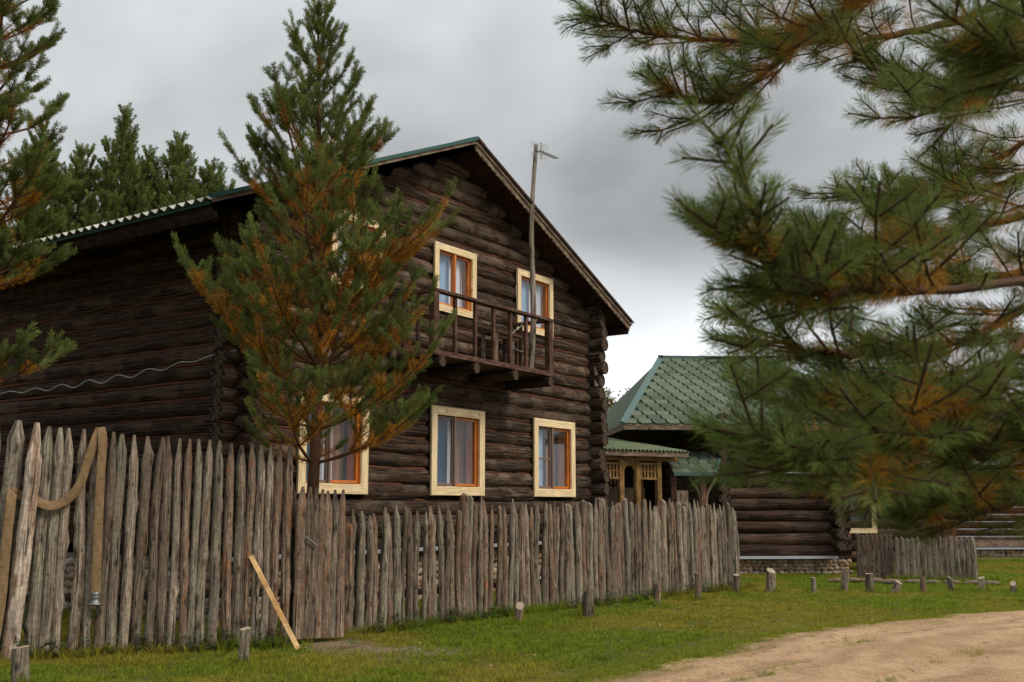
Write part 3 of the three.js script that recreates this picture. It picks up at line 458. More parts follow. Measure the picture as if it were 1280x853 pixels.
{ // stick leaning at the gate end
  const a = lf.localToWorld(V(2.46, 1.06, 0.075)), b = V(-2.475, 0.012, -12.45), m = mesh('lath', bar(b, a, 0.055, 0.024, 0.003), M.fresh); tag(m, 'pale fresh-sawn lath leaning against the tall stake fence beside the gate', 'lath');
}
{ // gate
  const g = thing('stake_gate', 'low plank gate of seven weathered boards with brown patches, slightly open', 'gate', [-2.56, 0, -12.97], Math.atan2(0.46, 0.48) );
  const xs = [-0.04, 0.075, 0.165, 0.26, 0.36, 0.46, 0.57], rs = [0.066, 0.05, 0.052, 0.05, 0.06, 0.048, 0.056];
  xs.forEach((x, i) => { const m = mesh('board', stake(1.78 + 0.04 * FR(), rs[i] * 1.06, 1300 + i, { tip: 0.2, crook: 0.5, knots: 2 }).scale(1, 1, 0.6), i === 3 || i === 4 ? M.picket[3] : i === 0 ? M.picket[3] : pickMat(), g); m.position.set(x, 0.07 - 0.015 * i * 0.3, 0); });
  mesh('rail', bx(0.66, 0.09, 0.05, 0.27, 0.45, -0.09, 0.006), M.railDark, g); mesh('rail', bx(0.66, 0.09, 0.05, 0.27, 1.4, -0.09, 0.006), M.railDark, g);
  mesh('latch_bar', bar(V(0.0, 1.28, 0.07), V(0.16, 1.16, 0.07), 0.022, 0.022), M.metal, g);
  const p = mesh('gate_post', stake(1.45, 0.07, 1399, { tip: 0.04, crook: 0.3 }), M.barkRed); p.position.set(-2.16, -0.03, -13.95); tag(p, 'reddish-brown gate post standing in the dark gap beside the plank gate', 'post');
}
const rf = thing('stake_fence', 'long low grey stake fence running from the gate past the house corner', 'fence', [-2.05, 0, -14.15], Math.atan2(0.75215, 0.659));
{
  let x = -0.12, i = 0; const L = 10.18;
  while (x < L) {
    const f = x / L, r = mix(0.050, 0.054, f) * (0.68 + 0.62 * FR()); let h = mix(1.58, 1.72, step2(0, 0.35, f)) - 0.06 * step2(0.7, 1, f) + (FR() - 0.5) * 0.16;
    if (i === 17) h = 1.84; if (i === 18 || i === 20) h = 1.8;
    const m = mesh('stake', stake(h + 0.05, i === 17 ? 0.075 : r, 1500 + i, { tip: FR() < 0.75 ? 0.16 + 0.1 * FR() : 0.04, lean: (FR() - 0.5) * 0.05, crook: 1.7, knots: 3 }), FR() < 0.05 ? M.barkRed : pickMat(), rf); m.position.set(x, -0.05, (FR() - 0.5) * 0.05);
    x += r * 2 + (FR() < 0.3 ? 0.06 * FR() : 0.016 * FR()) + mix(0.012, -0.004, f); i++;
  }
  for (const y of [0.45, 1.25]) { const pts = [], ra = []; for (let k = 0; k <= 12; k++) { pts.push(V(k / 12 * L, y + 0.03 * (FR() - 0.5), -0.11)); ra.push(0.045); } mesh('rail', new Tubes().add(pts, ra, 7).geo(), M.railDark, rf); }
  for (let k = 0; k < 5; k++) mesh('post', stake(1.6, 0.07, 1700 + k, { tip: 0.03 }), M.railDark, rf).position.set(0.2 + k * 2.4, -0.04, -0.23);
}

// ---------------------------------------------------------------- post stubs along the verge
function stub(h, r, seed, slant) {
  const g = new THREE.CylinderGeometry(r * 0.95, r * 1.08, h, 11, 5), p = g.attributes.position;
  for (let i = 0; i < p.count; i++) { const x = p.getX(i), y = p.getY(i), z = p.getZ(i), k = 1 + 0.22 * (vnoise(x * 12 + seed, y * 5 + z * 9) - 0.5); p.setXYZ(i, x * k, y + (y > h / 2 - 0.001 ? x * slant + 0.02 * (vnoise(x * 30 + seed, z * 30) - 0.5) : 0) + h / 2, z * k); }
  const uv = g.attributes.uv; for (let i = 0; i < 72; i++) uv.setXY(i, p.getY(i) / 2.4 + seed * 0.13, uv.getX(i)); g.computeVertexNormals(); return g;
}
const stubSpots = [];
[[-4.55, -10.0, 0.34, 0.078, 0.1, -0.05, 'cut-topped log post stub in the grass by the leaning post and hose', 1], [-2.86, -11.45, 0.36, 0.058, 0.2, 0.02, 'post stub in the grass in front of the tall fence near the leaning lath', 0],
[0.06, -15.22, 0.24, 0.06, 0.9, 0.15, 'pale-topped split post stub first past the gate along the low fence', 3], [1.14, -16.08, 0.33, 0.088, -0.9, 0.02, 'dark thick post stub with a slanted top beside the low fence middle', 4],
[2.43, -18.0, 0.36, 0.062, -1.1, 0.08, 'reddish post stub with a sharply slanted top by the low fence', 7], [3.3, -18.9, 0.46, 0.06, 0.15, 0.0, 'tall straight reddish-brown post stub near the far end of the low fence', 7],
[4.29, -20.44, 0.34, 0.066, -0.3, 0.06, 'rust-orange post stub right at the far corner of the low fence', 7], [5.0, -20.62, 0.40, 0.085, -0.6, 0.08, 'thick pale grey post stub in front of the rubble stone foundation', 5],
[5.74, -20.25, 0.30, 0.045, 0, 0, 'thin straight grey post stub in front of the rubble stone foundation', 2], [6.48, -20.81, 0.4, 0.07, -0.6, 0.1, 'knobbly pale post stub before the log-end corner of the far house', 5],
[6.87, -20.44, 0.36, 0.075, 0.1, 0, 'dark straight post stub in front of the small dark gate', 4], [7.23, -20.25, 0.24, 0.07, 0.3, 0.45, 'short post stub tilted over to one side before the small fence', 0],
[7.82, -20.25, 0.3, 0.055, -0.4, 0, 'brown post stub in front of the light small fence', 3], [8.59, -20.81, 0.26, 0.06, 0.5, -0.1, 'grey post stub before the far end of the small fence', 1],
[9.15, -20.81, 0.25, 0.06, -0.5, 0.12, 'grey slanted post stub on open grass just past the small fence', 5], [9.55, -20.3, 0.18, 0.055, -0.9, 0.06, 'smallest low dark post stub, last of the row on open grass', 1]
].forEach(([x, z, h, r, sl, tilt, label, mi], i) => { stubSpots.push([x, z]); const mats = [...M.picket, M.bleached, M.barkRed]; const m = mesh('post_stub', stub(h + 0.06, r, i * 3.7, sl), [mats[mi], M.cutTop, mats[mi]]); m.position.set(x, hump(x, z) - 0.05, z); m.rotation.set(0.03 * Math.sin(i), i * 0.7, -tilt); m.rotation.order = 'ZYX'; m.rotation.z = -tilt; tag(m, label, 'post', 'post stubs along the road verge'); });

// ---------------------------------------------------------------- entrance porch of the main house (carved, mossy roof)
const yaw = house.rotation.y;
{
  const t = thing('carved_porch', 'carved ochre wooden porch with an arch and a mossy corrugated roof', 'porch', [1.95, 0, -24.0], yaw * 0.5);
  const ey = 2.84, L = 2.2, Wd = 1.2;
  for (const x of [0.74, 1.2, 1.81]) mesh('post', bx(0.13, ey - 0.12, 0.13, x, (ey - 0.12) / 2, -0.15, 0.01), M.yellowWood, t);
  for (const x of [0.4, 2.0]) mesh('post', bx(0.13, ey + 0.1, 0.13, x, (ey + 0.1) / 2, -Wd, 0.01), M.yellowWood, t);
  mesh('beam', bx(L + 0.3, 0.15, 0.12, L / 2, ey - 0.06, -0.15, 0.006), M.yellowWood, t); mesh('fascia', bx(L + 0.5, 0.12, 0.03, L / 2 + 0.05, ey + 0.02, 0.14, 0.004), M.barge, t);
  for (const [a, b] of [[0.2, 0.675], [1.265, 1.745]]) { // fretwork of slats with scalloped ends
    mesh('fret_rail', bx(b - a, 0.05, 0.05, (a + b) / 2, ey - 0.2, -0.13, 0.004), M.yellowWood, t); mesh('fret_rail', bx(b - a, 0.05, 0.05, (a + b) / 2, ey - 0.55, -0.13, 0.004), M.yellowWood, t);
    const n = Math.round((b - a) / 0.095); for (let k = 0; k < n; k++) mesh('fret_slat', merge([bx(0.05, 0.32, 0.025, a + (k + 0.5) * (b - a) / n, ey - 0.375, -0.13), new THREE.CylinderGeometry(0.042, 0.042, 0.026, 8).rotateX(Math.PI / 2).translate(a + (k + 0.5) * (b - a) / n, ey - 0.37, -0.13)]), M.yellowWood, t);
  }
  { const s = new THREE.Shape(); s.moveTo(0.8, ey - 0.14); s.lineTo(1.14, ey - 0.14); s.lineTo(1.14, ey - 0.8); s.lineTo(1.12, ey - 0.8); s.lineTo(1.12, ey - 0.4); s.absarc(0.97, ey - 0.4, 0.15, 0, Math.PI, false); s.lineTo(0.82, ey - 0.8); s.lineTo(0.8, ey - 0.8); s.closePath(); mesh('arch', reuv(new THREE.ExtrudeGeometry(s, { depth: 0.05, bevelEnabled: true, bevelSize: 0.004, bevelThickness: 0.004, bevelSegments: 1 }), 1).translate(0, 0, -0.17), M.yellowWood, t); }
  for (let r = 0; r < 2; r++) for (let k = 0; k < 6; k++) mesh('lattice_slat', bx(0.05, 0.1, 0.02, 0.5 + k * 0.12, ey - 0.62 - r * 0.15, -0.75), M.yellowWood, t);
  mesh('handrail', bar(V(0.8, 1.55, -0.7), V(1.3, 1.95, -0.7), 0.07), M.barge, t); mesh('floor', bx(L, 0.9, Wd, L / 2, 0.45, -Wd / 2 - 0.05), M.soffit, t);
  mesh('back_wall', bx(L, 1.2, 0.06, L / 2, 1.5, -Wd - 0.1), M.dark, t);
  for (let k = 0; k < 5; k++) mesh('panel_board', bx(L - 0.3, 0.14, 0.03, L / 2, 1.0 + k * 0.15, -Wd + 0.1), M.greenTrim, t);
  { const p = [], u = [], idx = [], n = 240, q = 6; for (let k = 0; k <= n; k++) for (let j = 0; j <= q; j++) { const f = j / q, x = mix(-0.15, mix(L + 0.3, 1.15, f), k / n); p.push(x, mix(ey + 0.1, ey + 0.5, f) + 0.02 * Math.sin(k * 0.6), mix(0.2, -Wd - 0.3, f)); u.push(x, f * 2); } for (let k = 0; k < n; k++) for (let j = 0; j < q; j++) { const a = k * (q + 1) + j, b = a + q + 1; idx.push(a, b, a + 1, b, b + 1, a + 1); } const g = new THREE.BufferGeometry(); g.setAttribute('position', new THREE.Float32BufferAttribute(p, 3)); g.setAttribute('uv', new THREE.Float32BufferAttribute(u, 2)); g.setIndex(idx); g.computeVertexNormals(); mesh('roof_sheet', g, M.mossSheet, t); }
  mesh('roof_deck', (() => { return bx(L + 0.3, 0.03, Wd, L / 2, ey + 0.045, -0.75); })(), M.soffit, t);
}

// ---------------------------------------------------------------- far log house with the green hip roof
const h2 = thing('log_house', 'far dark log house with a green shingled hip roof on a rubble base', 'house', [8.0, 0, -26.2], 0.07); h2.scale.setScalar(1.06);
{
  const P2 = 0.262, y0 = 0.42, r2 = 0.146, top = 3.35, left = -2.85;
  for (let i = 0; y0 + P2 * i < top; i++) { const y = y0 + P2 * (i + 0.5); putLog(h2, 'x', left, 0.35, y, 0, r2, M.logSide); putLog(h2, 'z', -6, 0.42 + 0.08 * logR(), y + P2 / 2, 0, r2, M.log); }
  for (let i = 0; i < 9; i++) putLog(h2, 'x', 0.35, 2.6, y0 + P2 * (i + 0.5) - 0.2, -1.2, r2, M.logSide);
  mesh('flashing', merge([bx(3.2, 0.015, 0.34, -1.65, 0.41, 0.1), bx(3.2, 0.05, 0.015, -1.65, 0.385, 0.27)]), M.flash, h2);
  mesh('foundation_core', bx(3.1, 0.38, 5.5, -1.5, 0.19, -2.75), std({ color: lin(0.2, 0.17, 0.14) }), h2);
  for (let i = 0; y0 + P2 * i < top; i++) putLog(h2, 'z', -6, 0.3, y0 + P2 * (i + 1), left + 0.2, r2, M.logSide);
  const fs = mesh('foundation_stones', stoneHeap(-3.0, 0.35, 0.0, 0.36, 0.04, 0.125, 15), M.stoneR, h2); fs.userData.kind = 'stuff';
  mesh('back_wall', bx(6, 3, 0.2, -1.8, 1.7, -6), M.logSide[0], h2);
  const W = part('window', h2); W.position.set(1.0, 1.45, -1.03);
  mesh('casing_board', bx(0.12, 1.1, 0.05, -0.4, 0, 0, 0.004), M.casing, W); mesh('casing_board', bx(0.12, 1.1, 0.05, 0.4, 0, 0, 0.004), M.casing, W); mesh('casing_board', bx(0.68, 0.12, 0.05, 0, -0.49, 0, 0.004), M.casing, W); mesh('casing_board', bx(0.68, 0.12, 0.05, 0, 0.49, 0, 0.004), M.casing, W); mesh('pane', bx(0.68, 0.86, 0.01, 0, 0, -0.03), M.glass, W); mesh('curtain', bx(0.68, 0.86, 0.01, 0, 0, -0.08), M.blueCurtain, W);
  // hip roof
  const roof = part('roof', h2), e = { x0: -5.05, x1: 1.9, z0: 0.55, z1: -9.2, y: 3.42 }, rg = { x0: -3.1, x1: -0.1, z: -4.3, y: 5.62 };
  const c = [V(e.x0, e.y, e.z0), V(e.x1, e.y, e.z0), V(e.x1, e.y, e.z1), V(e.x0, e.y, e.z1), V(rg.x0, rg.y, rg.z), V(rg.x1, rg.y, rg.z)];
  const tri = (...ids) => { const g = new THREE.BufferGeometry(); g.setAttribute('position', new THREE.Float32BufferAttribute(ids.flatMap((k) => c[k].toArray()), 3)); g.computeVertexNormals(); return g; };
  mesh('roof_deck', merge([tri(0, 1, 5), tri(0, 5, 4), tri(2, 3, 4), tri(2, 4, 5)].map((g) => g.translate(0, -0.015, 0))), std({ color: lin(0.04, 0.07, 0.05), roughness: 1, side: THREE.DoubleSide }), roof);
  mesh('hip_slope', tri(3, 0, 4), M.shingle[0], roof); mesh('hip_slope', tri(1, 2, 5), M.shingle[1], roof);
  mesh('soffit', bx(e.x1 - e.x0 - 0.1, 0.03, e.z0 - e.z1 - 0.1, (e.x0 + e.x1) / 2, e.y - 0.06, (e.z0 + e.z1) / 2), M.soffit, roof);
  const face = (A, Bv, C, D, rows, tab) => { // shingle tabs on the slope A-B (eave) to D-C (ridge)
    const R = rng(rows * 31 + 7), nrm = V(0, 0, 0).crossVectors(Bv.clone().sub(A), D.clone().sub(A)).normalize(), ex = Bv.clone().sub(A).normalize(), ey = V(0, 0, 0).crossVectors(nrm, ex), sh = D.clone().sub(A).dot(ey) / rows;
    const tabs = [0, 1, 2].map((k) => { const w = tab * 0.87 / 2, s = new THREE.Shape(); s.moveTo(-w * 0.72, -sh * 0.06); s.lineTo(w * 0.72, -sh * 0.06); s.lineTo(w, sh * (0.30 + 0.06 * k)); s.lineTo(w, sh * 1.02); s.lineTo(-w, sh * 1.02); s.lineTo(-w, sh * 0.34); s.closePath(); return new THREE.ExtrudeGeometry(s, { depth: 0.02, bevelEnabled: false }); });
    const basis = new THREE.Matrix4().makeBasis(ex, ey, nrm);
    for (let r = 0; r < rows; r++) {
      const f = (r + 0.35) / rows, a = A.clone().lerp(D, f), b = Bv.clone().lerp(C, f), w = b.distanceTo(a), n = Math.floor(w / tab), st = (r % 2) * tab * 0.5;
      for (let k = 0; k < n; k++) { const x = (k + 0.5) * tab + st; if (x + tab * 0.45 > w) continue; const m = mesh('shingle', tabs[Math.floor(R() * 3)], M.shingle[Math.floor(R() * 4)], roof); m.applyMatrix4(basis); m.position.copy(a.clone().lerp(A.clone().lerp(D, r / rows), 1).addScaledVector(ex, x + a.clone().sub(A.clone().lerp(D, r / rows)).dot(ex)).addScaledVector(nrm, 0.004 + 0.004 * R())); }
    }
  };
  face(c[0], c[1], c[5], c[4], 19, 0.33);
  const hipCap = (a, b) => mesh('hip_cap', bar(a.clone().add(V(0, 0.02, 0)), b.clone().add(V(0, 0.02, 0)), 0.16, 0.05, 0.01), M.tealTrim, roof);
  hipCap(c[0], c[4]); hipCap(c[1], c[5]); hipCap(c[4], c[5]);
  mesh('eave_fascia', bx(e.x1 - e.x0, 0.13, 0.03, (e.x0 + e.x1) / 2, e.y - 0.07, e.z0 - 0.01, 0.003), M.barge, roof); mesh('eave_fascia', bx(0.03, 0.13, 9.6, e.x0 + 0.01, e.y - 0.07, -4.3, 0.003), M.barge, roof);
  for (const s of [-1, 1]) mesh('finial', bar(V(rg.x0, rg.y, rg.z), V(rg.x0 + s * 0.05, rg.y + 0.11, rg.z), 0.05), M.soffit, roof);
  // side porch with its own small shingled roof
  const pr = part('side_porch', h2), px0 = -3.95, px1 = -2.95;
  for (const x of [-3.95, -3.28]) mesh('post', bx(0.12, 2.25, 0.12, x, 1.12, 0.72, 0.008), M.redWood, pr);
  for (const s of [-1, 1]) mesh('brace', new Tubes().add(curve([V(-3.28 + s * 0.06, 1.5, 0.72), V(-3.28 + s * 0.1, 1.85, 0.72), V(-3.28 + s * 0.32, 2.2, 0.72)], 8), Array(9).fill(0.035), 6).geo(), M.barge, pr);
  const A = V(-4.0, 2.28, 1.0), Bq = V(-3.1, 2.28, 1.0), C = V(-2.55, 2.82, -0.2), D = V(-4.0, 2.82, -0.2);
  mesh('porch_deck', (() => { const g = new THREE.BufferGeometry(); g.setAttribute('position', new THREE.Float32BufferAttribute([A, Bq, C, A, C, D].flatMap((q) => q.toArray()), 3)); g.computeVertexNormals(); return g; })(), M.underlay, pr);
  { const nrm = V(0, 0, 0).crossVectors(Bq.clone().sub(A), D.clone().sub(A)).normalize(); for (let r = 0; r < 5; r++) { const q = 5; for (let k = 0; k < q; k++) { const f = (r + 0.5) / 5, a = A.clone().lerp(D, f), b = Bq.clone().lerp(C, f), p = a.lerp(b, (k + 0.5 + (r % 2) * 0.0) / q); const g = bx(0.205, 0.25, 0.015); const m = mesh('shingle', g, M.shingle[(r * 3 + k * 7) % 4], pr); m.applyMatrix4(new THREE.Matrix4().makeBasis(V(1, 0, 0), V(0, 0, 0).crossVectors(nrm, V(1, 0, 0)), nrm)); m.position.copy(p.addScaledVector(nrm, 0.012)); } } }
  mesh('verge_trim', bar(Bq.clone().add(V(0.02, 0, 0)), C, 0.07, 0.08), M.tealTrim, pr); mesh('eave_trim', bx(0.9, 0.06, 0.04, -3.55, 2.26, 1.01), M.tealTrim, pr);
  for (let k = 0; k < 7; k++) { const f = (k + 0.5) / 7, q = Bq.clone().lerp(C, f); mesh('fret_tooth', bx(0.06, 0.14, 0.02, q.x, q.y - 0.11, q.z + 0.01), M.barge, pr); }
  mesh('light_strip', bx(2.3, 0.025, 0.03, -1.6, 2.33, 0.16), M.flash, h2);
  mesh('notice_board', bx(0.26, 0.3, 0.03, -3.8, 1.75, 0.9, 0.004), M.barge, pr);
}
{ // small fence beyond, with its dark gate
  const g = thing('small_gate', 'small dark plank gate beside the far house corner', 'gate', [8.0, 0, -24.6], 0.1);
  for (let k = 0; k < 8; k++) mesh('board', stake(0.98 + 0.04 * FR(), 0.062, 2100 + k, { tip: 0.02, crook: 0.3 }).scale(1, 1, 0.5), M.railDark, g).position.set(0.05 + k * 0.112, 0, 0);
  mesh('rail', bx(0.95, 0.08, 0.04, 0.45, 0.7, -0.07), M.railDark, g);
  const f = thing('stake_fence', 'short pale grey plank fence on the grass beyond the post stubs', 'fence', [8.85, 0, -24.5], -0.42);
  for (let k = 0; k < 15; k++) mesh('stake', stake(0.95 + 0.06 * FR(), 0.055, 2200 + k, { tip: 0.05, crook: 0.5 }).scale(1, 1, 0.5), M.picket[[5, 0, 2, 5][k % 4]], f).position.set(0.05 + k * 0.116, -0.02, 0.02 * FR());
  for (const y of [0.3, 0.75]) mesh('rail', bx(1.75, 0.07, 0.04, 0.87, y, -0.07), M.railDark, f);
}
{ // reddish timber house farther back
  const t = thing('timber_house', 'reddish timber house with a balustraded balcony seen behind the pine branches', 'house', [10.2, 0, -32], 0.1);
  for (let k = 0; k < 16; k++) mesh('wall_board', bx(3.4, 0.235, 0.08, 1.7, 0.3 + k * 0.24, 0, 0.01), M.redWood, t);
  mesh('balcony_floor', bx(2.3, 0.14, 1.0, 1.4, 2.15, 0.5), M.redWood, t); mesh('balcony_board', bx(2.3, 0.36, 0.05, 1.4, 2.4, 1.0, 0.005), M.redWood, t); mesh('handrail', bx(2.3, 0.07, 0.09, 1.4, 2.95, 1.0), M.redWood, t);
  for (let k = 0; k < 14; k++) mesh('baluster', bx(0.06, 0.34, 0.04, 0.32 + k * 0.166, 2.76, 1.0), M.barge, t); for (const x of [0.25, 2.5]) mesh('post', bx(0.12, 4.2, 0.12, x, 2.1, 1.0), M.redWood, t);
  const W = part('window', t); W.position.set(0.6, 3.7, 0.06); mesh('casing_board', merge([bx(0.1, 1.0, 0.05, -0.4, 0, 0), bx(0.1, 1.0, 0.05, 0.4, 0, 0), bx(0.7, 0.1, 0.05, 0, 0.45, 0), bx(0.7, 0.1, 0.05, 0, -0.45, 0)]), M.orange, W); mesh('pane', bx(0.7, 0.8, 0.02, 0, 0, 0), M.dark, W);
  mesh('roof', (() => { const s = new THREE.Shape(); s.moveTo(-0.5, 4.0); s.lineTo(3.9, 4.0); s.lineTo(1.7, 5.1); s.closePath(); return new THREE.ExtrudeGeometry(s, { depth: 5, bevelEnabled: false }).translate(0, 0, -4); })(), M.shingle[0], t);
  mesh('side_wall', bx(3.4, 3.8, 4, 1.7, 1.9, -2.1), M.redWood, t);
}
{ // long log house at the far edge
  const t = thing('log_house', 'distant long log house with pale joints and a low green roof behind the branches', 'house', [13.9, 0, -35], 0.06);
  for (let i = 0; i < 11; i++) { const y = 0.42 + 0.24 * (i + 0.5); putLog(t, 'x', 0, 8, y, 0, 0.128, M.logSide); mesh('pale_joint', bx(8, 0.03, 0.04, 4, y - 0.12, 0.075), M.flash, t); }
  mesh('base_board', bx(8, 0.22, 0.06, 4, 0.42, 0.14), M.barge, t); mesh('flashing', bx(8, 0.05, 0.3, 4, 0.27, 0.1), M.flash, t);
  const fs = mesh('foundation_stones', stoneHeap(0, 8, 0, 0.22, 0.05, 0.16, 19), M.stoneR, t); fs.userData.kind = 'stuff'; mesh('core', bx(8, 3, 5, 4, 1.5, -2.6), M.dark, t);
  mesh('roof', (() => { const s = new THREE.Shape(); s.moveTo(0.6, 3.0); s.lineTo(-6, 3.0); s.lineTo(-2.6, 4.4); s.closePath(); return new THREE.ExtrudeGeometry(s, { depth: 9, bevelEnabled: false }).rotateY(-Math.PI / 2).translate(8.5, 0, 0); })().rotateY(0), M.shingle[1], t);
}
{ // pale edging stones of the garden path
  const R = rng(91); const spots = []; for (let k = 0; k < 9; k++) spots.push([7.0 + k * 0.38 + 0.1 * R(), -23.4 + 0.12 * k + 0.2 * R()]);
  const nth = ['first', 'second', 'third', 'fourth', 'fifth', 'sixth', 'seventh', 'eighth', 'ninth'];
  spots.forEach(([x, z], k) => { const g = new THREE.IcosahedronGeometry(0.12 + 0.05 * R(), 1); g.scale(1.5, 0.4, 0.8); const p = g.attributes.position; for (let i = 0; i < p.count; i++) { const q = 1 + 0.3 * (vnoise(p.getX(i) * 20 + k, p.getZ(i) * 20) - 0.5); p.setXYZ(i, p.getX(i) * q, p.getY(i) * q, p.getZ(i) * q); } g.computeVertexNormals(); const m = mesh('edging_stone', g, M.barge); m.position.set(x, 0.05, z); tag(m, nth[k] + ' flat pale edging stone in the grass, counting from the far house corner', 'stone', 'pale edging stones by the small fence'); });
}

// ---------------------------------------------------------------- pines
function needleGeo(L, n, len, wid, seed, fwd = 0.8, spread = 1) {      // a shoot along +y of length L clothed in needles
  const R = rng(seed), p = [], nn = [];
  for (let k = 0; k < n; k++) {
    const t = R(), a = R() * 6.2832, y = t * L, f = fwd * (0.7 + 0.6 * R()) * (t > 0.9 ? 1.8 : 1), d = V(Math.cos(a) * spread, f, Math.sin(a) * spread).normalize(), ln = len * (0.75 + 0.5 * R()) * (t > 0.93 ? 0.8 : 1), s = V(0, 0, 0).crossVectors(d, V(R() - 0.5, R() - 0.5, R() - 0.5)).normalize().multiplyScalar(wid / 2);
    const b = V(Math.cos(a) * 0.004, y, Math.sin(a) * 0.004), e = b.clone().addScaledVector(d, ln); e.x += (R() - 0.5) * 0.012; e.z += (R() - 0.5) * 0.012;
    const m = b.clone().lerp(e, 0.55);
    p.push(b.x, b.y, b.z, m.x + s.x, m.y + s.y, m.z + s.z, e.x, e.y, e.z, b.x, b.y, b.z, e.x, e.y, e.z, m.x - s.x, m.y - s.y, m.z - s.z);
    const q = V(Math.cos(a), 0.5, Math.sin(a)).normalize(); for (let i = 0; i < 6; i++) nn.push(q.x, q.y, q.z);
  }
  const g = new THREE.BufferGeometry(); g.setAttribute('position', new THREE.Float32BufferAttribute(p, 3)); g.computeVertexNormals(); return g;
}
const SH = { mid: [1, 2, 3].map((s) => needleGeo(0.25, 190, 0.060, 0.0050, s, 1.35)), old: [4, 5].map((s) => needleGeo(0.25, 150, 0.064, 0.0056, s, 0.4)), far: [6, 7].map((s) => needleGeo(0.4, 150, 0.08, 0.011, s, 1.1)), near: [8, 9, 10].map((s) => needleGeo(0.16, 120, 0.062, 0.0023, s, 1.4)), nearOld: [11, 12].map((s) => needleGeo(0.16, 100, 0.07, 0.0019, s, 0.8)) };
class Crown {                                             // gathers shoots, then writes instanced needles
  constructor() { this.a = { green: [], old: [] }; }
  add(kind, p, q, w = 1) { this.a[kind].push([p.clone(), q.clone(), w]); }
  build(parent, name, geos, L, tint, seed) {
    const R = rng(seed); for (const kind of ['green', 'old']) geos[kind].forEach((g, gi) => {
      const list = this.a[kind].filter((_, i) => i % geos[kind].length === gi); if (!list.length) return;
      const im = new THREE.InstancedMesh(g, M.needle, list.length), m = new THREE.Matrix4(), c = new THREE.Color(); im.name = kind === 'green' ? name : 'autumn_' + name; im.userData.kind = 'stuff'; im.castShadow = im.receiveShadow = true;
      list.forEach(([p, q, w], i) => { const d = q.clone().sub(p), l = d.length(); m.compose(p, new THREE.Quaternion().setFromUnitVectors(V(0, 1, 0), d.normalize()).multiply(new THREE.Quaternion().setFromAxisAngle(V(0, 1, 0), R() * 6.28)), V(w, l / L, w)); im.setMatrixAt(i, m); const t = tint[kind], k = R(), b = 0.75 + 0.5 * R(); c.setRGB(mix(t[0][0], t[1][0], k) * b, mix(t[0][1], t[1][1], k) * b, mix(t[0][2], t[1][2], k) * b); im.setColorAt(i, c); });
      parent.add(im);
    });
  }
}
// one limb: yearly lengths, laterals at every node; shoots of the last years carry needles
function growLimb(T, C, R, p0, d0, n, r0, o, depth = 0) {        // n: years of growth
  const pts = [p0.clone()], rad = [r0]; let d = d0.clone();
  for (let k = 0; k < n; k++) {
    const age = n - 1 - k;
    d.add(V((R() - 0.5) * 0.26, o.up * (0.4 + R()) * (age < 2 ? 2.4 : 1), (R() - 0.5) * 0.26)).normalize();
    const l = o.seg * (0.75 + 0.5 * R()) * (depth ? 0.85 : 1), p = pts[k], q = p.clone().addScaledVector(d, l); if (o.block && o.block(q)) { if (k === 0) return; break; } pts.push(q); rad.push(mix(r0, 0.004, (k + 1) / n));
    const op = o.oldP(q);
    if (age === 0 || (age === 1 && R() > op * 0.75)) C.add('green', p, q, o.w * (0.9 + 0.3 * R())); else if (age <= o.old && R() < op) C.add('old', p, q, o.w * (0.9 + 0.35 * R())); else if (age === 2 && R() < 0.6 - op * 0.5) C.add('green', p, q, o.w);
    if (depth < o.depth && age > 0 && (k > 0 || depth > 0 || n < 4)) {
      const side = V(0, 0, 0).crossVectors(d, V(0, 1, 0)).normalize(), nl = o.lat + (R() < 0.5 ? 1 : 0);
      for (let j = 0; j < nl; j++) { const sg = (j + k) % 2 ? 1 : -1, ny = Math.max(1, Math.min(4, Math.round(age * (0.5 + 0.45 * R())))), dd = d.clone().multiplyScalar(0.7).addScaledVector(side, sg * (0.5 + 0.5 * R()) * (j > 1 ? 0.4 : 1)).add(V(0, (j > 1 ? 0.6 : 0.25) * R() - o.droop * R(), 0)).normalize(); growLimb(T, C, R, q, dd, ny, rad[k + 1] * 0.6 + 0.002, o, depth + 1); }
    }
  }
  T.add(pts, rad, depth ? 4 : 6, false, 0.6);
}
const GREEN = [[0.098, 0.145, 0.028], [0.205, 0.255, 0.066]], AUT = [[0.38, 0.155, 0.014], [0.52, 0.25, 0.028]];
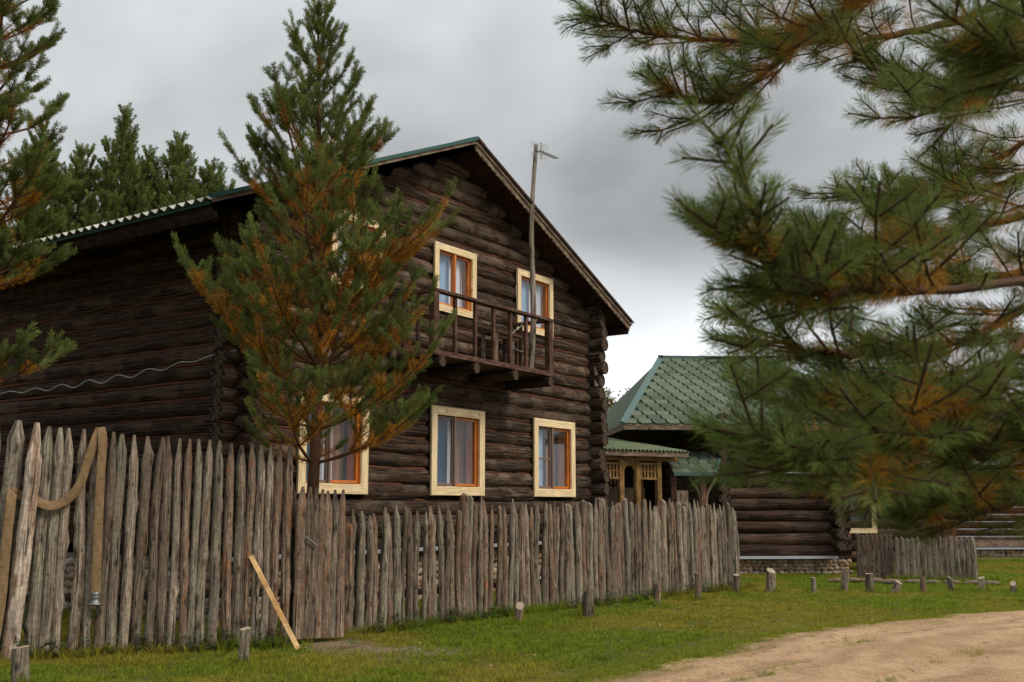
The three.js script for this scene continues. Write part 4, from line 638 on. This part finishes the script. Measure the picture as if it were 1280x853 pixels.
function pine(label, pos, H, opt) {
  const t = thing('pine_tree', label, 'pine tree', pos, 0, opt.group), R = rng(opt.seed), C = new Crown(), tp = [], tr = [], N = 16;
  for (let k = 0; k <= N; k++) { const f = k / N; tp.push(V(opt.lean[0] * f + opt.bend * Math.sin(f * 4.2), H * f, opt.lean[1] * f + 0.05 * Math.sin(f * 5))); tr.push(mix(opt.r, 0.012, Math.pow(f, 0.8))); }
  const cv = new THREE.CatmullRomCurve3(tp); mesh('trunk', new Tubes().add(tp, tr, 10, true, 0.7).geo(), M.bark, t);
  for (let k = -1; k < 1; k++) { const a = cv.getPoint(1 + k * 0.04 - 0.0001 * (k === 0)), b = cv.getPoint(Math.min(1, 0.9999 + (k + 1) * 0.04)); if (a.distanceTo(b) > 0.02) C.add('green', a, b, 1); }
  let y = opt.y0, wi = 0; const wpos = V(...pos);
  while (y < H - 0.12) {
    const f = (y - opt.y0) / (H - opt.y0), base = cv.getPoint(y / H), nb = Math.max(3, Math.round(opt.nb * (0.8 + 0.4 * R()) * mix(opt.thin ?? 1, 1, step2(0.2, 0.55, f)))), rot = R() * 6.28;
    for (let j = 0; j < nb; j++) {
      const a = rot + (j / nb) * 6.28 + (R() - 0.5) * 0.5, el = mix(opt.elLow, opt.elTop, Math.pow(f, 0.8)) + (R() - 0.5) * 0.3; let len = opt.rad(f) * (0.75 + 0.4 * R()) * (opt.wild && R() < 0.4 ? 0.55 + 0.25 * R() : 1);
      const ny = Math.max(1, Math.round(len / opt.grow.seg));
      const T = new Tubes(); growLimb(T, C, R, base, V(Math.cos(a) * Math.cos(el), Math.sin(el), Math.sin(a) * Math.cos(el)), ny, mix(0.006, 0.026, clamp(len / 2)) * opt.br, { ...opt.grow, lat: opt.wild && f > 0.5 ? 2 : opt.grow.lat, oldP: (q) => opt.oldP(q.y / H, q), block: opt.block ? (q) => opt.block(q.clone().add(wpos)) : null });
      if (T.p.length) mesh('branch', T.geo(), M.twig, t);
    }
    y += opt.gap * mix(1, 0.62, f) * (0.85 + 0.3 * R()); wi++;
  }
  for (const [ey, a, len] of opt.extra || []) { const T = new Tubes(); growLimb(T, C, R, cv.getPoint(ey / H), V(Math.cos(a), 0.05, Math.sin(a)), Math.round(len / opt.grow.seg), 0.022, { ...opt.grow, lat: 1, oldP: () => 0.6 }); mesh('branch', T.geo(), M.twig, t); }
  C.build(t, 'needles', opt.geos, opt.L, opt.tint || { green: GREEN, old: AUT }, opt.seed + 5); return t;
}
const hN = V(Math.sin(yaw), 0, Math.cos(yaw)), hF = V(Math.cos(yaw), 0, -Math.sin(yaw)), hO = house.position;
const inHouse = (q) => { const d = q.clone().sub(hO), a = d.dot(hN), b = d.dot(hF); const eh = PEAK + 0.15 - Math.abs(b - PX) * SLOPE; return q.y < eh && a < (q.y > eh - 0.55 ? 0.8 : 0.3) && b > (q.y > eh - 0.5 ? -1.4 : -0.3) && b < WID + 0.5; };
const midGeos = { green: SH.mid, old: SH.old };
pine('young pine with orange autumn needles standing between the gate and the log house', [-2.66, 0, -13.62], 8.62, { seed: 12, lean: [0.02, -0.05], bend: 0.10, r: 0.105, y0: 2.2, nb: 6.2, elLow: 0.12, elTop: 1.0, gap: 0.46, thin: 0.95, wild: 1, br: 1, L: 0.25, geos: midGeos, group: undefined,
  rad: (f) => mix(2.7, 0.25, Math.pow(f, 1.25)) * (f < 0.12 ? 0.85 : 1), grow: { seg: 0.28, up: 0.13, old: 4, w: 1, depth: 2, lat: 1, droop: 0.1 }, oldP: (h) => (h > 0.8 ? 0.05 : h > 0.7 ? 0.4 : 0.85), block: inHouse });
pine('tall pine at the left edge with branches reaching in beside the dark side wall', [-6.75, 0, -12.6], 11.2, { extra: [[3.0, 0.25, 1.5], [3.15, 0.6, 1.3]], seed: 33, lean: [0.1, 0], bend: 0.1, r: 0.17, y0: 4.3, nb: 6, elLow: 0.1, elTop: 0.9, gap: 0.5, br: 1.2, L: 0.25, geos: midGeos,
  rad: (f) => mix(1.6, 0.4, f) * 1, grow: { seg: 0.26, up: 0.12, old: 4, w: 1, depth: 2, lat: 2, droop: 0.1 }, oldP: () => 0.6, block: inHouse });
[['pine just outside the picture beside the dark side wall, behind the fence', [-8.8, 0, -13.4], 10.2, 71], ['pine outside the picture at the far end of the side wall', [-10.6, 0, -15.2], 11, 72], ['pine outside the picture left of the hose and leaning post', [-8.4, 0, -10.6], 9.5, 73]].forEach(([label, pos, H, seed]) => pine(label, pos, H, { seed, lean: [0, 0], bend: 0.08, r: 0.15, y0: 1.6, nb: 6.5, elLow: 0.1, elTop: 0.9, gap: 0.46, br: 1.1, L: 0.25, geos: midGeos, group: 'pines along the side wall', rad: (f) => mix(1.75, 0.4, f), grow: { seg: 0.28, up: 0.12, old: 4, w: 1, depth: 2, lat: 2, droop: 0.1 }, oldP: () => 0.6, block: inHouse }));
const farGeos = { green: SH.far, old: SH.far };
[['tallest of the distant pines, its spire standing clear above the corrugated roof', [-10.9, 0, -28], 12.7, 51], ['distant pine with a broad top above the middle of the corrugated roof', [-9.5, 0, -28.5], 12.2, 52], ['bushy distant pine low behind the corrugated roof, between two taller ones', [-10.4, 0, -28.6], 11.6, 53], ['distant pine behind the left end of the corrugated roof', [-12.1, 0, -28], 11.6, 54], ['distant pine nearest the roof gable, its top just above the eave', [-8.7, 0, -29], 11.4, 55], ['distant pine half hidden by the tall pine at the left edge', [-13.2, 0, -28], 12.2, 56]
].forEach(([label, pos, H, seed]) => pine(label, pos, H, { seed, lean: [0, 0], bend: 0.05, r: 0.16, y0: 6.5, nb: 8, elLow: 0.4, elTop: 1.0, gap: 0.48, br: 1.2, L: 0.4, geos: farGeos, group: 'pines behind the log house',
  rad: (f) => mix(2.7, 0.3, Math.pow(f, 0.9)), grow: { seg: 0.42, up: 0.2, old: 2, w: 1, depth: 1, lat: 3, droop: 0.05 }, oldP: (h) => 0.1, }));

{ // big foreground pine, its trunk outside the picture at the right
  const t = thing('pine_tree', 'large close pine reaching in from the right with blurred drooping branches and cones', 'pine tree', [2.95, 0, -4.7]); const base = t.position, R = rng(808), C = new Crown();
  const tp = [], tr = []; for (let k = 0; k <= 12; k++) { tp.push(V(0.05 * Math.sin(k), k * 0.6, 0.04 * Math.cos(k * 1.3))); tr.push(mix(0.17, 0.06, k / 12)); } mesh('trunk', new Tubes().add(tp, tr, 12, true, 0.7).geo(), M.bark, t);
  const W = (x, y, z) => V(x, y, z).sub(base);
  const limbs = [ // centre lines, metres
    [0.030, 0.5, [[2.9, 4.6, -4.8], [2.24, 4.48, -5.0], [1.77, 4.17, -4.9], [1.5, 3.97, -4.8], [1.25, 3.75, -4.8], [1.04, 3.59, -4.8], [0.85, 3.59, -4.75], [0.70, 3.62, -4.7]]],
    [0.026, 0.45, [[2.9, 4.3, -4.8], [2.48, 4.38, -5.6], [1.98, 4.24, -5.5], [1.5, 4.18, -5.4], [0.95, 4.2, -5.4], [0.61, 4.21, -5.3], [0.40, 4.24, -5.2]]],
    [0.022, 0.42, [[2.95, 4.1, -4.9], [3.4, 4.04, -6.3], [3.01, 3.8, -6.5], [2.6, 3.63, -6.4], [2.29, 3.61, -6.4], [2.03, 3.6, -6.3]]],
    [0.022, 0.42, [[2.95, 3.8, -4.9], [3.3, 3.75, -6.2], [2.95, 3.62, -6.4], [2.6, 3.5, -6.3], [2.4, 3.42, -6.3]]],
    [0.018, 0.34, [[2.9, 2.6, -4.5], [1.95, 2.44, -3.6], [1.29, 2.32, -3.2], [1.05, 2.3, -3.1], [0.92, 2.27, -3.05], [0.78, 2.34, -2.97], [0.69, 2.38, -2.93], [0.60, 2.42, -2.9]]],
    [0.012, 0.26, [[0.92, 2.28, -3.04], [0.74, 2.35, -2.95], [0.71, 2.48, -2.9], [0.645, 2.62, -2.9], [0.60, 2.70, -2.87]]],
    [0.021, 0.40, [[2.9, 2.7, -4.5], [2.0, 2.35, -3.6], [1.74, 2.21, -3.5], [1.6, 2.08, -3.4], [1.46, 1.98, -3.3], [1.27, 1.89, -3.2], [1.13, 1.87, -3.15], [0.99, 1.82, -3.1], [0.88, 1.79, -3.06], [0.78, 1.81, -3.03], [0.68, 1.86, -3.0]]],
    [0.024, 0.42, [[2.9, 2.8, -4.6], [2.23, 2.46, -4.0], [1.95, 2.39, -3.9], [1.72, 2.27, -3.8], [1.38, 2.2, -3.7], [1.1, 2.18, -3.62], [0.95, 2.21, -3.6], [0.82, 2.2, -3.6]]],
    [0.020, 0.40, [[2.9, 2.3, -4.7], [2.4, 2.0, -4.4], [2.01, 1.88, -4.3], [1.67, 1.8, -4.2], [1.47, 1.76, -4.2], [1.33, 1.72, -4.1]]],
    [0.022, 0.42, [[2.9, 3.5, -4.7], [2.35, 3.37, -4.2], [1.99, 3.37, -4.1], [1.82, 3.28, -4.1], [1.66, 3.3, -4.1]]],
    [0.024, 0.42, [[2.9, 3.1, -4.7], [2.56, 3.0, -4.6], [2.09, 2.87, -4.4], [1.78, 2.79, -4.4], [1.43, 2.73, -4.3], [1.23, 2.75, -4.3]]],
    [0.018, 0.34, [[2.9, 3.1, -4.4], [2.1, 3.12, -3.4], [1.71, 3.03, -3.0], [1.49, 2.96, -2.9], [1.38, 3.02, -2.9]]],
    [0.022, 0.40, [[2.9, 2.5, -4.6], [2.3, 2.15, -4.0], [1.9, 2.02, -3.8], [1.55, 1.98, -3.7], [1.3, 2.02, -3.62], [1.12, 2.0, -3.6], [0.98, 1.98, -3.58]]],
    [0.022, 0.40, [[2.9, 2.9, -4.6], [2.3, 2.66, -4.3], [1.95, 2.58, -4.2], [1.6, 2.5, -4.1], [1.3, 2.5, -4.05], [1.12, 2.52, -4.0], [1.0, 2.46, -4.0]]],
    [0.024, 0.45, [[2.9, 4.9, -4.7], [2.4, 4.7, -4.6], [2.0, 4.45, -4.5], [1.6, 4.3, -4.4], [1.2, 4.25, -4.4]]],
    [0.022, 0.42, [[2.9, 3.9, -4.7], [2.5, 3.75, -4.7], [2.1, 3.62, -4.6], [1.85, 3.6, -4.6], [1.6, 3.72, -4.6]]],
    [0.020, 0.40, [[2.9, 2.1, -4.8], [2.5, 1.8, -4.8], [2.2, 1.72, -4.7], [1.9, 1.68, -4.7], [1.7, 1.72, -4.6]]],
    [0.018, 0.36, [[2.9, 2.0, -4.6], [2.3, 1.74, -4.4], [2.0, 1.64, -4.3], [1.7, 1.60, -4.25], [1.5, 1.62, -4.2]]],
    [0.018, 0.36, [[2.9, 2.3, -4.4], [2.2, 2.0, -3.7], [1.85, 1.92, -3.5], [1.6, 1.86, -3.4], [1.4, 1.8, -3.35]]]];
  const cones = [];
  for (const [r, side, P] of limbs) {
    const T = new Tubes(), pts = curve(P.map((q) => W(...q)), 44), n = pts.length - 1; pts.forEach((p, k) => { if (k && k < n) p.add(V(0.012 * (R() - 0.5), 0.014 * (R() - 0.5), 0.012 * (R() - 0.5))); }); T.add(pts, pts.map((_, k) => mix(r, 0.005, k / n)), 7, true, 0.7);
    for (let k = n - 3; k <= n; k++) C.add('green', pts[k - 1], pts[k], 1);
    let len = 0; for (let k = 1; k <= n; k++) len += pts[k].distanceTo(pts[k - 1]);
    const count = Math.round(len / 0.056);
    for (let j = 0; j < count; j++) {
      const f = 0.24 + 0.76 * (j + R()) / count, k = Math.min(n - 1, Math.floor(f * n)), p = pts[k], d = pts[k + 1].clone().sub(p).normalize(), sd = V(0, 0, 0).crossVectors(d, V(0, 1, 0)).normalize(), ph = (j % 2 ? 0 : Math.PI) + (R() - 0.5) * 1.5, o = sd.multiplyScalar(Math.cos(ph)).add(V(0, Math.sin(ph) * 0.8 + 0.05, 0)), dd = d.multiplyScalar(0.85).addScaledVector(o, 0.85).normalize();
      growLimb(T, C, R, p, dd, Math.max(1, Math.round(side * mix(1.15, 0.5, f) * (0.45 + 0.75 * R()) / 0.13)), 0.006, { seg: 0.15, up: 0.08, old: 4, w: 1, depth: 1, lat: 1, droop: 0.26, oldP: () => 0.92 });
      if (R() < 0.02) cones.push([p.clone().addScaledVector(dd, 0.07), dd]);
    }
    mesh('branch', T.geo(), M.limb, t);
  }
  C.build(t, 'needles', { green: SH.near, old: SH.nearOld }, 0.16, { green: GREEN, old: AUT }, 99);
  const cg = new THREE.SphereGeometry(0.024, 10, 12), cp = cg.attributes.position; for (let i = 0; i < cp.count; i++) { const y = cp.getY(i) / 0.024, a = Math.atan2(cp.getZ(i), cp.getX(i)), k = (1 + 0.2 * Math.sin(y * 16) * Math.sin(a * 5 + y * 8)) * (1 - 0.25 * y); cp.setXYZ(i, cp.getX(i) * k, y * 0.034, cp.getZ(i) * k); } cg.computeVertexNormals();
  for (const [p, d] of cones) { const m = mesh('cone', cg, M.cone, t); m.position.copy(p); m.quaternion.setFromUnitVectors(V(0, 1, 0), d); }
}

// ---------------------------------------------------------------- broadleaved trees far behind
function leafTree(label, pos, H, cr, seed) {
  const t = thing('birch_tree', label, 'tree', pos, 0, 'yellowing trees beyond the far houses'), R = rng(seed), T = new Tubes(), tips = [];
  mesh('trunk', new Tubes().add([V(0, 0, 0), V(0.1, H * 0.5, 0), V(0, H * 0.9, 0)], [0.16, 0.1, 0.02], 8).geo(), M.bark, t);
  for (let k = 0; k < 46; k++) { const f = 0.35 + 0.6 * R(), a = R() * 6.28, l = cr * (1.1 - f * 0.75) * (0.6 + 0.6 * R()), p = V(0.05, H * f, 0), q = V(Math.cos(a) * l, H * f + l * 0.7, Math.sin(a) * l); T.add([p, p.clone().lerp(q, 0.5).add(V(0, 0.1, 0)), q], [0.04, 0.025, 0.008], 4, false); for (let j = 0; j < 5; j++) tips.push(p.clone().lerp(q, 0.35 + 0.65 * R())); }
  mesh('limbs', T.geo(), M.twig, t);
  const lp = []; for (let k = 0; k < 26; k++) { const c = V(R() - 0.5, R() - 0.5, R() - 0.5).multiplyScalar(0.8), a = V(R() - 0.5, R() - 0.5, R() - 0.5).normalize().multiplyScalar(0.06), b = V(R() - 0.5, R() - 0.5, R() - 0.5).normalize().multiplyScalar(0.06); for (const q of [c.clone().add(a), c.clone().add(b), c.clone().sub(a), c.clone().add(a), c.clone().sub(a), c.clone().sub(b)]) lp.push(q.x, q.y, q.z); }
  const lg = new THREE.BufferGeometry(); lg.setAttribute('position', new THREE.Float32BufferAttribute(lp, 3)); lg.computeVertexNormals();
  const im = new THREE.InstancedMesh(lg, M.leaf, tips.length), m = new THREE.Matrix4(), c = new THREE.Color(); im.name = 'crown'; im.userData.kind = 'stuff';
  tips.forEach((p, i) => { m.compose(p, new THREE.Quaternion().setFromEuler(new THREE.Euler(R() * 6, R() * 6, R() * 6)), V(1, 1, 1).multiplyScalar(0.8 + 0.6 * R())); im.setMatrixAt(i, m); const k = R(); c.setRGB(mix(0.10, 0.24, k), mix(0.13, 0.2, k), mix(0.03, 0.04, k)); im.setColorAt(i, c); }); t.add(im);
}
leafTree('small yellowing tree peeping out between the log house corner and the green roof', [6.0, 0, -60], 8.2, 2.6, 601);
leafTree('yellowing tree far behind the reddish timber house, mostly hidden by pine branches', [23, 0, -62], 8.4, 2.8, 602);
leafTree('yellowing tree beyond the distant long log house at the right edge', [30, 0, -60], 8.0, 2.8, 603);

// ---------------------------------------------------------------- grass and weeds
{
  const R = rng(2024);
  const tuft = (n, h, wd, seed, spread) => { const q = rng(seed), p = [], nn = []; for (let k = 0; k < n; k++) { const a = q() * 6.28, r = spread * Math.sqrt(q()), x = Math.cos(a) * r, z = Math.sin(a) * r, b = q() * 6.28, hh = h * (0.5 + 0.8 * q()), bend = hh * (0.5 + 0.9 * q()), c = Math.cos(b) * wd / 2, s = Math.sin(b) * wd / 2, mx = x - Math.sin(b) * bend * 0.35, mz = z + Math.cos(b) * bend * 0.35, tx = x - Math.sin(b) * bend, tz = z + Math.cos(b) * bend; p.push(x - c, 0, z - s, x + c, 0, z + s, mx + c * 0.8, hh * 0.65, mz + s * 0.8, x - c, 0, z - s, mx + c * 0.8, hh * 0.65, mz + s * 0.8, mx - c * 0.8, hh * 0.65, mz - s * 0.8, mx - c * 0.8, hh * 0.65, mz - s * 0.8, mx + c * 0.8, hh * 0.65, mz + s * 0.8, tx, hh, tz); for (let i = 0; i < 9; i++) nn.push(0.25 * Math.cos(b + 1.57), 0.95, 0.25 * Math.sin(b + 1.57)); } const g = new THREE.BufferGeometry(); g.setAttribute('position', new THREE.Float32BufferAttribute(p, 3)); g.computeVertexNormals(); return g; };
  const kinds = [tuft(16, 0.030, 0.0045, 1, 0.09), tuft(12, 0.055, 0.005, 2, 0.06), tuft(10, 0.11, 0.006, 3, 0.05)], lists = [[], [], []];
  const fenceD = (x, z) => { const seg = (ax, az, bxx, bz) => { const dx = bxx - ax, dz = bz - az, t = clamp(((x - ax) * dx + (z - az) * dz) / (dx * dx + dz * dz)); return Math.hypot(x - ax - dx * t, z - az - dz * t); }; return Math.min(seg(-7.3, -10.85, -2.65, -12.97), seg(-2.05, -14.15, 4.67, -21.82), seg(8.85, -24.5, 10.5, -23.8)); };
  let tries = 0;
  while (tries++ < 150000) {
    const near = R(), x = mix(-7, 16, R()), z = -8.6 - 24 * Math.pow(near, 1.25); if (Math.abs(x) > -z * 0.56 + 0.6) continue;
    const rs = roadSide(x, z), n = fbm(x * 1.4 + 20, z * 1.4, 4, 401), dirt = dirtAt(x, z);
    if (rs > 0.12 * (fbm(x * 3, z * 3, 3, 409) * 4 - 1) && R() > 0.02 * Math.exp(-rs * 0.4) + step2(0.5, 0.62, fbm(x * 1.7 + 3, z * 1.7, 3, 410)) * 0.45 * Math.exp(-rs * 3.2)) { let onMed = false; for (const md of medians) for (let k = 0; k < md.length - 1; k++) { const a = md[k], b = md[k + 1], dx = b.x - a.x, dz = b.z - a.z, t = clamp(((x - a.x) * dx + (z - a.z) * dz) / (dx * dx + dz * dz)); if (Math.hypot(x - a.x - dx * t, z - a.z - dz * t) < 0.10 * fbm(x * 2, z * 2, 2, 402) * 2 && n > 0.47 && R() < 0.6) onMed = true; } if (!onMed) continue; }
    if (dirt > 0.25 && R() < dirt * 1.1) continue; if (n < 0.34 && R() < 0.5) continue;
    const fd = fenceD(x, z), k = fd < 0.35 && R() < 0.6 ? 2 : n > 0.56 || R() < 0.15 ? 1 : 0, sc = (0.7 + 0.6 * R()) * (rs > -0.6 ? 0.6 : 1); lists[k].push([x, z, sc, step2(0.46, 0.64, fbm(x * 0.6 + 7, z * 0.6 + 1, 4, 323))]);
  }
  for (let k = 0; k < 5200; k++) { const t = 8 + R() * 72, i = Math.floor(t), f = t - i, a = roadEdge[i], b = roadEdge[i + 1], dx = b.x - a.x, dz = b.z - a.z, l = Math.hypot(dx, dz), off = (R() + R() + R() - 1.5) * 0.5 + 0.5 * (fbm(t * 0.45, 2, 3, 501) - 0.42), x = mix(a.x, b.x, f) - (dz / l) * off, z = mix(a.z, b.z, f) + (dx / l) * off; if (Math.abs(x) > -z * 0.56 + 0.6) continue; lists[R() < 0.8 ? 0 : 1].push([x, z, 0.45 + 0.5 * R(), 0.3 + 0.5 * R()]); }
  for (const [x, z] of stubSpots) for (let k = 0; k < 16; k++) { const a = R() * 6.28, r = 0.06 + 0.12 * R(); lists[k % 3 ? 1 : 2].push([x + Math.cos(a) * r, z + Math.sin(a) * r, 0.8 + 0.6 * R(), 0.2]); }
  lists.forEach((l, k) => { const im = new THREE.InstancedMesh(kinds[k], M.grass, l.length), m = new THREE.Matrix4(), c = new THREE.Color(); im.name = numbered('grass'); im.userData = { kind: 'stuff', label: ['short mown green grass covering the verge between fence and road', 'longer green grass tufts dotted over the verge', 'tall rank grass growing along the foot of the fences'][k], category: 'grass' }; im.receiveShadow = im.castShadow = true;
    l.forEach(([x, z, sc, dry], i) => { m.compose(V(x, hump(x, z) - 0.004 + 0.055 * step2(0.1, 0.8, roadSide(x, z)), z), new THREE.Quaternion().setFromAxisAngle(V(0, 1, 0), R() * 6.28), V(sc, sc * (0.7 + 0.6 * R()), sc)); im.setMatrixAt(i, m); const q = R(), b = 0.75 + 0.5 * R(); c.setRGB(mix(mix(0.125, 0.22, q), 0.35, dry * 0.6) * b, mix(mix(0.20, 0.27, q), 0.26, dry * 0.6) * b, mix(0.008, 0.035, dry * 0.5) * b); im.setColorAt(i, c); }); scene.add(im); });
  // broadleaved weeds at the foot of the fences
  const wp = []; { const q = rng(9); for (let k = 0; k < 22; k++) { const y = 0.03 + 0.2 * q(), a = q() * 6.28, l = 0.045 + 0.05 * q(), d = V(Math.cos(a), 0.3 * (q() - 0.3), Math.sin(a)), s = V(-Math.sin(a), 0, Math.cos(a)).multiplyScalar(l * 0.3), o = V(0.05 * (q() - 0.5), y, 0.05 * (q() - 0.5)), mm = o.clone().addScaledVector(d, l * 0.5), e = o.clone().addScaledVector(d, l); for (const v of [o, mm.clone().add(s), e, o, e, mm.clone().sub(s)]) wp.push(v.x, v.y, v.z); } }
  const wg = new THREE.BufferGeometry(); wg.setAttribute('position', new THREE.Float32BufferAttribute(wp, 3)); wg.computeVertexNormals();
  const wl = []; for (let k = 0; k < 330; k++) { const f = R(); let x, z; if (k < 210) { const s = f * 10.2; x = -2.05 + 0.659 * s + 0.752 * (0.1 + 0.25 * R()); z = -14.15 - 0.752 * s + 0.659 * (0.1 + 0.25 * R()); if (fbm(s * 0.9, 3, 3, 77) < 0.45) continue; } else if (k < 290) { const s = -1.5 + f * 4.5; x = -5.39 + 0.91 * s + 0.415 * (0.12 + 0.15 * R()); z = -11.72 - 0.415 * s + 0.91 * (0.12 + 0.15 * R()); } else { x = mix(-4, 8, R()); z = mix(-11, -20, R()); if (roadSide(x, z) > -0.4) continue; } wl.push([x, z, 0.5 + 0.6 * R()]); }
  const im = new THREE.InstancedMesh(wg, M.leaf, wl.length), m = new THREE.Matrix4(), c = new THREE.Color(); im.name = 'weeds'; im.userData = { kind: 'stuff', label: 'leafy green weeds sprouting at the foot of the stake fences', category: 'weeds' };
  wl.forEach(([x, z, s], i) => { m.compose(V(x, hump(x, z), z), new THREE.Quaternion().setFromAxisAngle(V(0, 1, 0), R() * 6.28), V(s, s, s)); im.setMatrixAt(i, m); c.setRGB(0.05 + 0.05 * R(), 0.10 + 0.06 * R(), 0.025); im.setColorAt(i, c); }); scene.add(im);
  // fallen leaves
  const fg = new THREE.BufferGeometry(); fg.setAttribute('position', new THREE.Float32BufferAttribute([-0.02, 0, 0, 0, 0.006, 0.014, 0.024, 0.002, 0, -0.02, 0, 0, 0.024, 0.002, 0, 0, 0.004, -0.014], 3)); fg.computeVertexNormals();
  const fl = []; for (let k = 0; k < 900; k++) { const x = mix(-5, 10, R()), z = mix(-9, -22, R()); if (roadSide(x, z) > 0.5 || fbm(x * 0.8, z * 0.8, 3, 471) < 0.42) continue; fl.push([x, z]); }
  const fm = new THREE.InstancedMesh(fg, M.leaf, fl.length); fm.name = 'fallen_leaves'; fm.userData = { kind: 'stuff', label: 'small yellow and brown fallen leaves scattered over the verge', category: 'leaves' };
  fl.forEach(([x, z], i) => { m.compose(V(x, hump(x, z) + 0.02 + 0.02 * R(), z), new THREE.Quaternion().setFromEuler(new THREE.Euler((R() - 0.5) * 1.2, R() * 6.28, (R() - 0.5) * 1.2)), V(1, 1, 1).multiplyScalar(0.6 + 0.8 * R())); fm.setMatrixAt(i, m); const k = R(); c.setRGB(mix(0.34, 0.5, k), mix(0.2, 0.36, k), mix(0.06, 0.14, k)); fm.setColorAt(i, c); }); scene.add(fm);
  // crumbs of bark and pale pebbles on the worn earth by the gate
  const pg = new THREE.IcosahedronGeometry(0.009, 0).scale(1.4, 0.6, 1), pl = []; for (let k = 0; k < 2400; k++) { const x = mix(-3, 9, R()), z = mix(-9, -18, R()), rs = roadSide(x, z); if (dirtAt(x, z) > 0.3 || (rs > 0.2 && R() < 0.5) || R() < 0.03) pl.push([x, z, rs > 0.6 ? 0.06 : 0.01]); }
  const pm = new THREE.InstancedMesh(pg, std({ color: lin(1, 1, 1) }), pl.length); pm.name = 'pebbles'; pm.userData = { kind: 'stuff', label: 'scattered pebbles and bark crumbs on the worn earth and road', category: 'pebbles' };
  pl.forEach(([x, z, y], i) => { const s = 0.4 + 1.1 * R(); m.compose(V(x, hump(x, z) + y, z), new THREE.Quaternion().setFromAxisAngle(V(0, 1, 0), R() * 6.28), V(s, s, s)); pm.setMatrixAt(i, m); const k = 0.6 + 0.7 * R(); c.setRGB(0.42 * k, 0.33 * k, 0.24 * k); pm.setColorAt(i, c); }); scene.add(pm);
}

renderer.render(scene, camera);
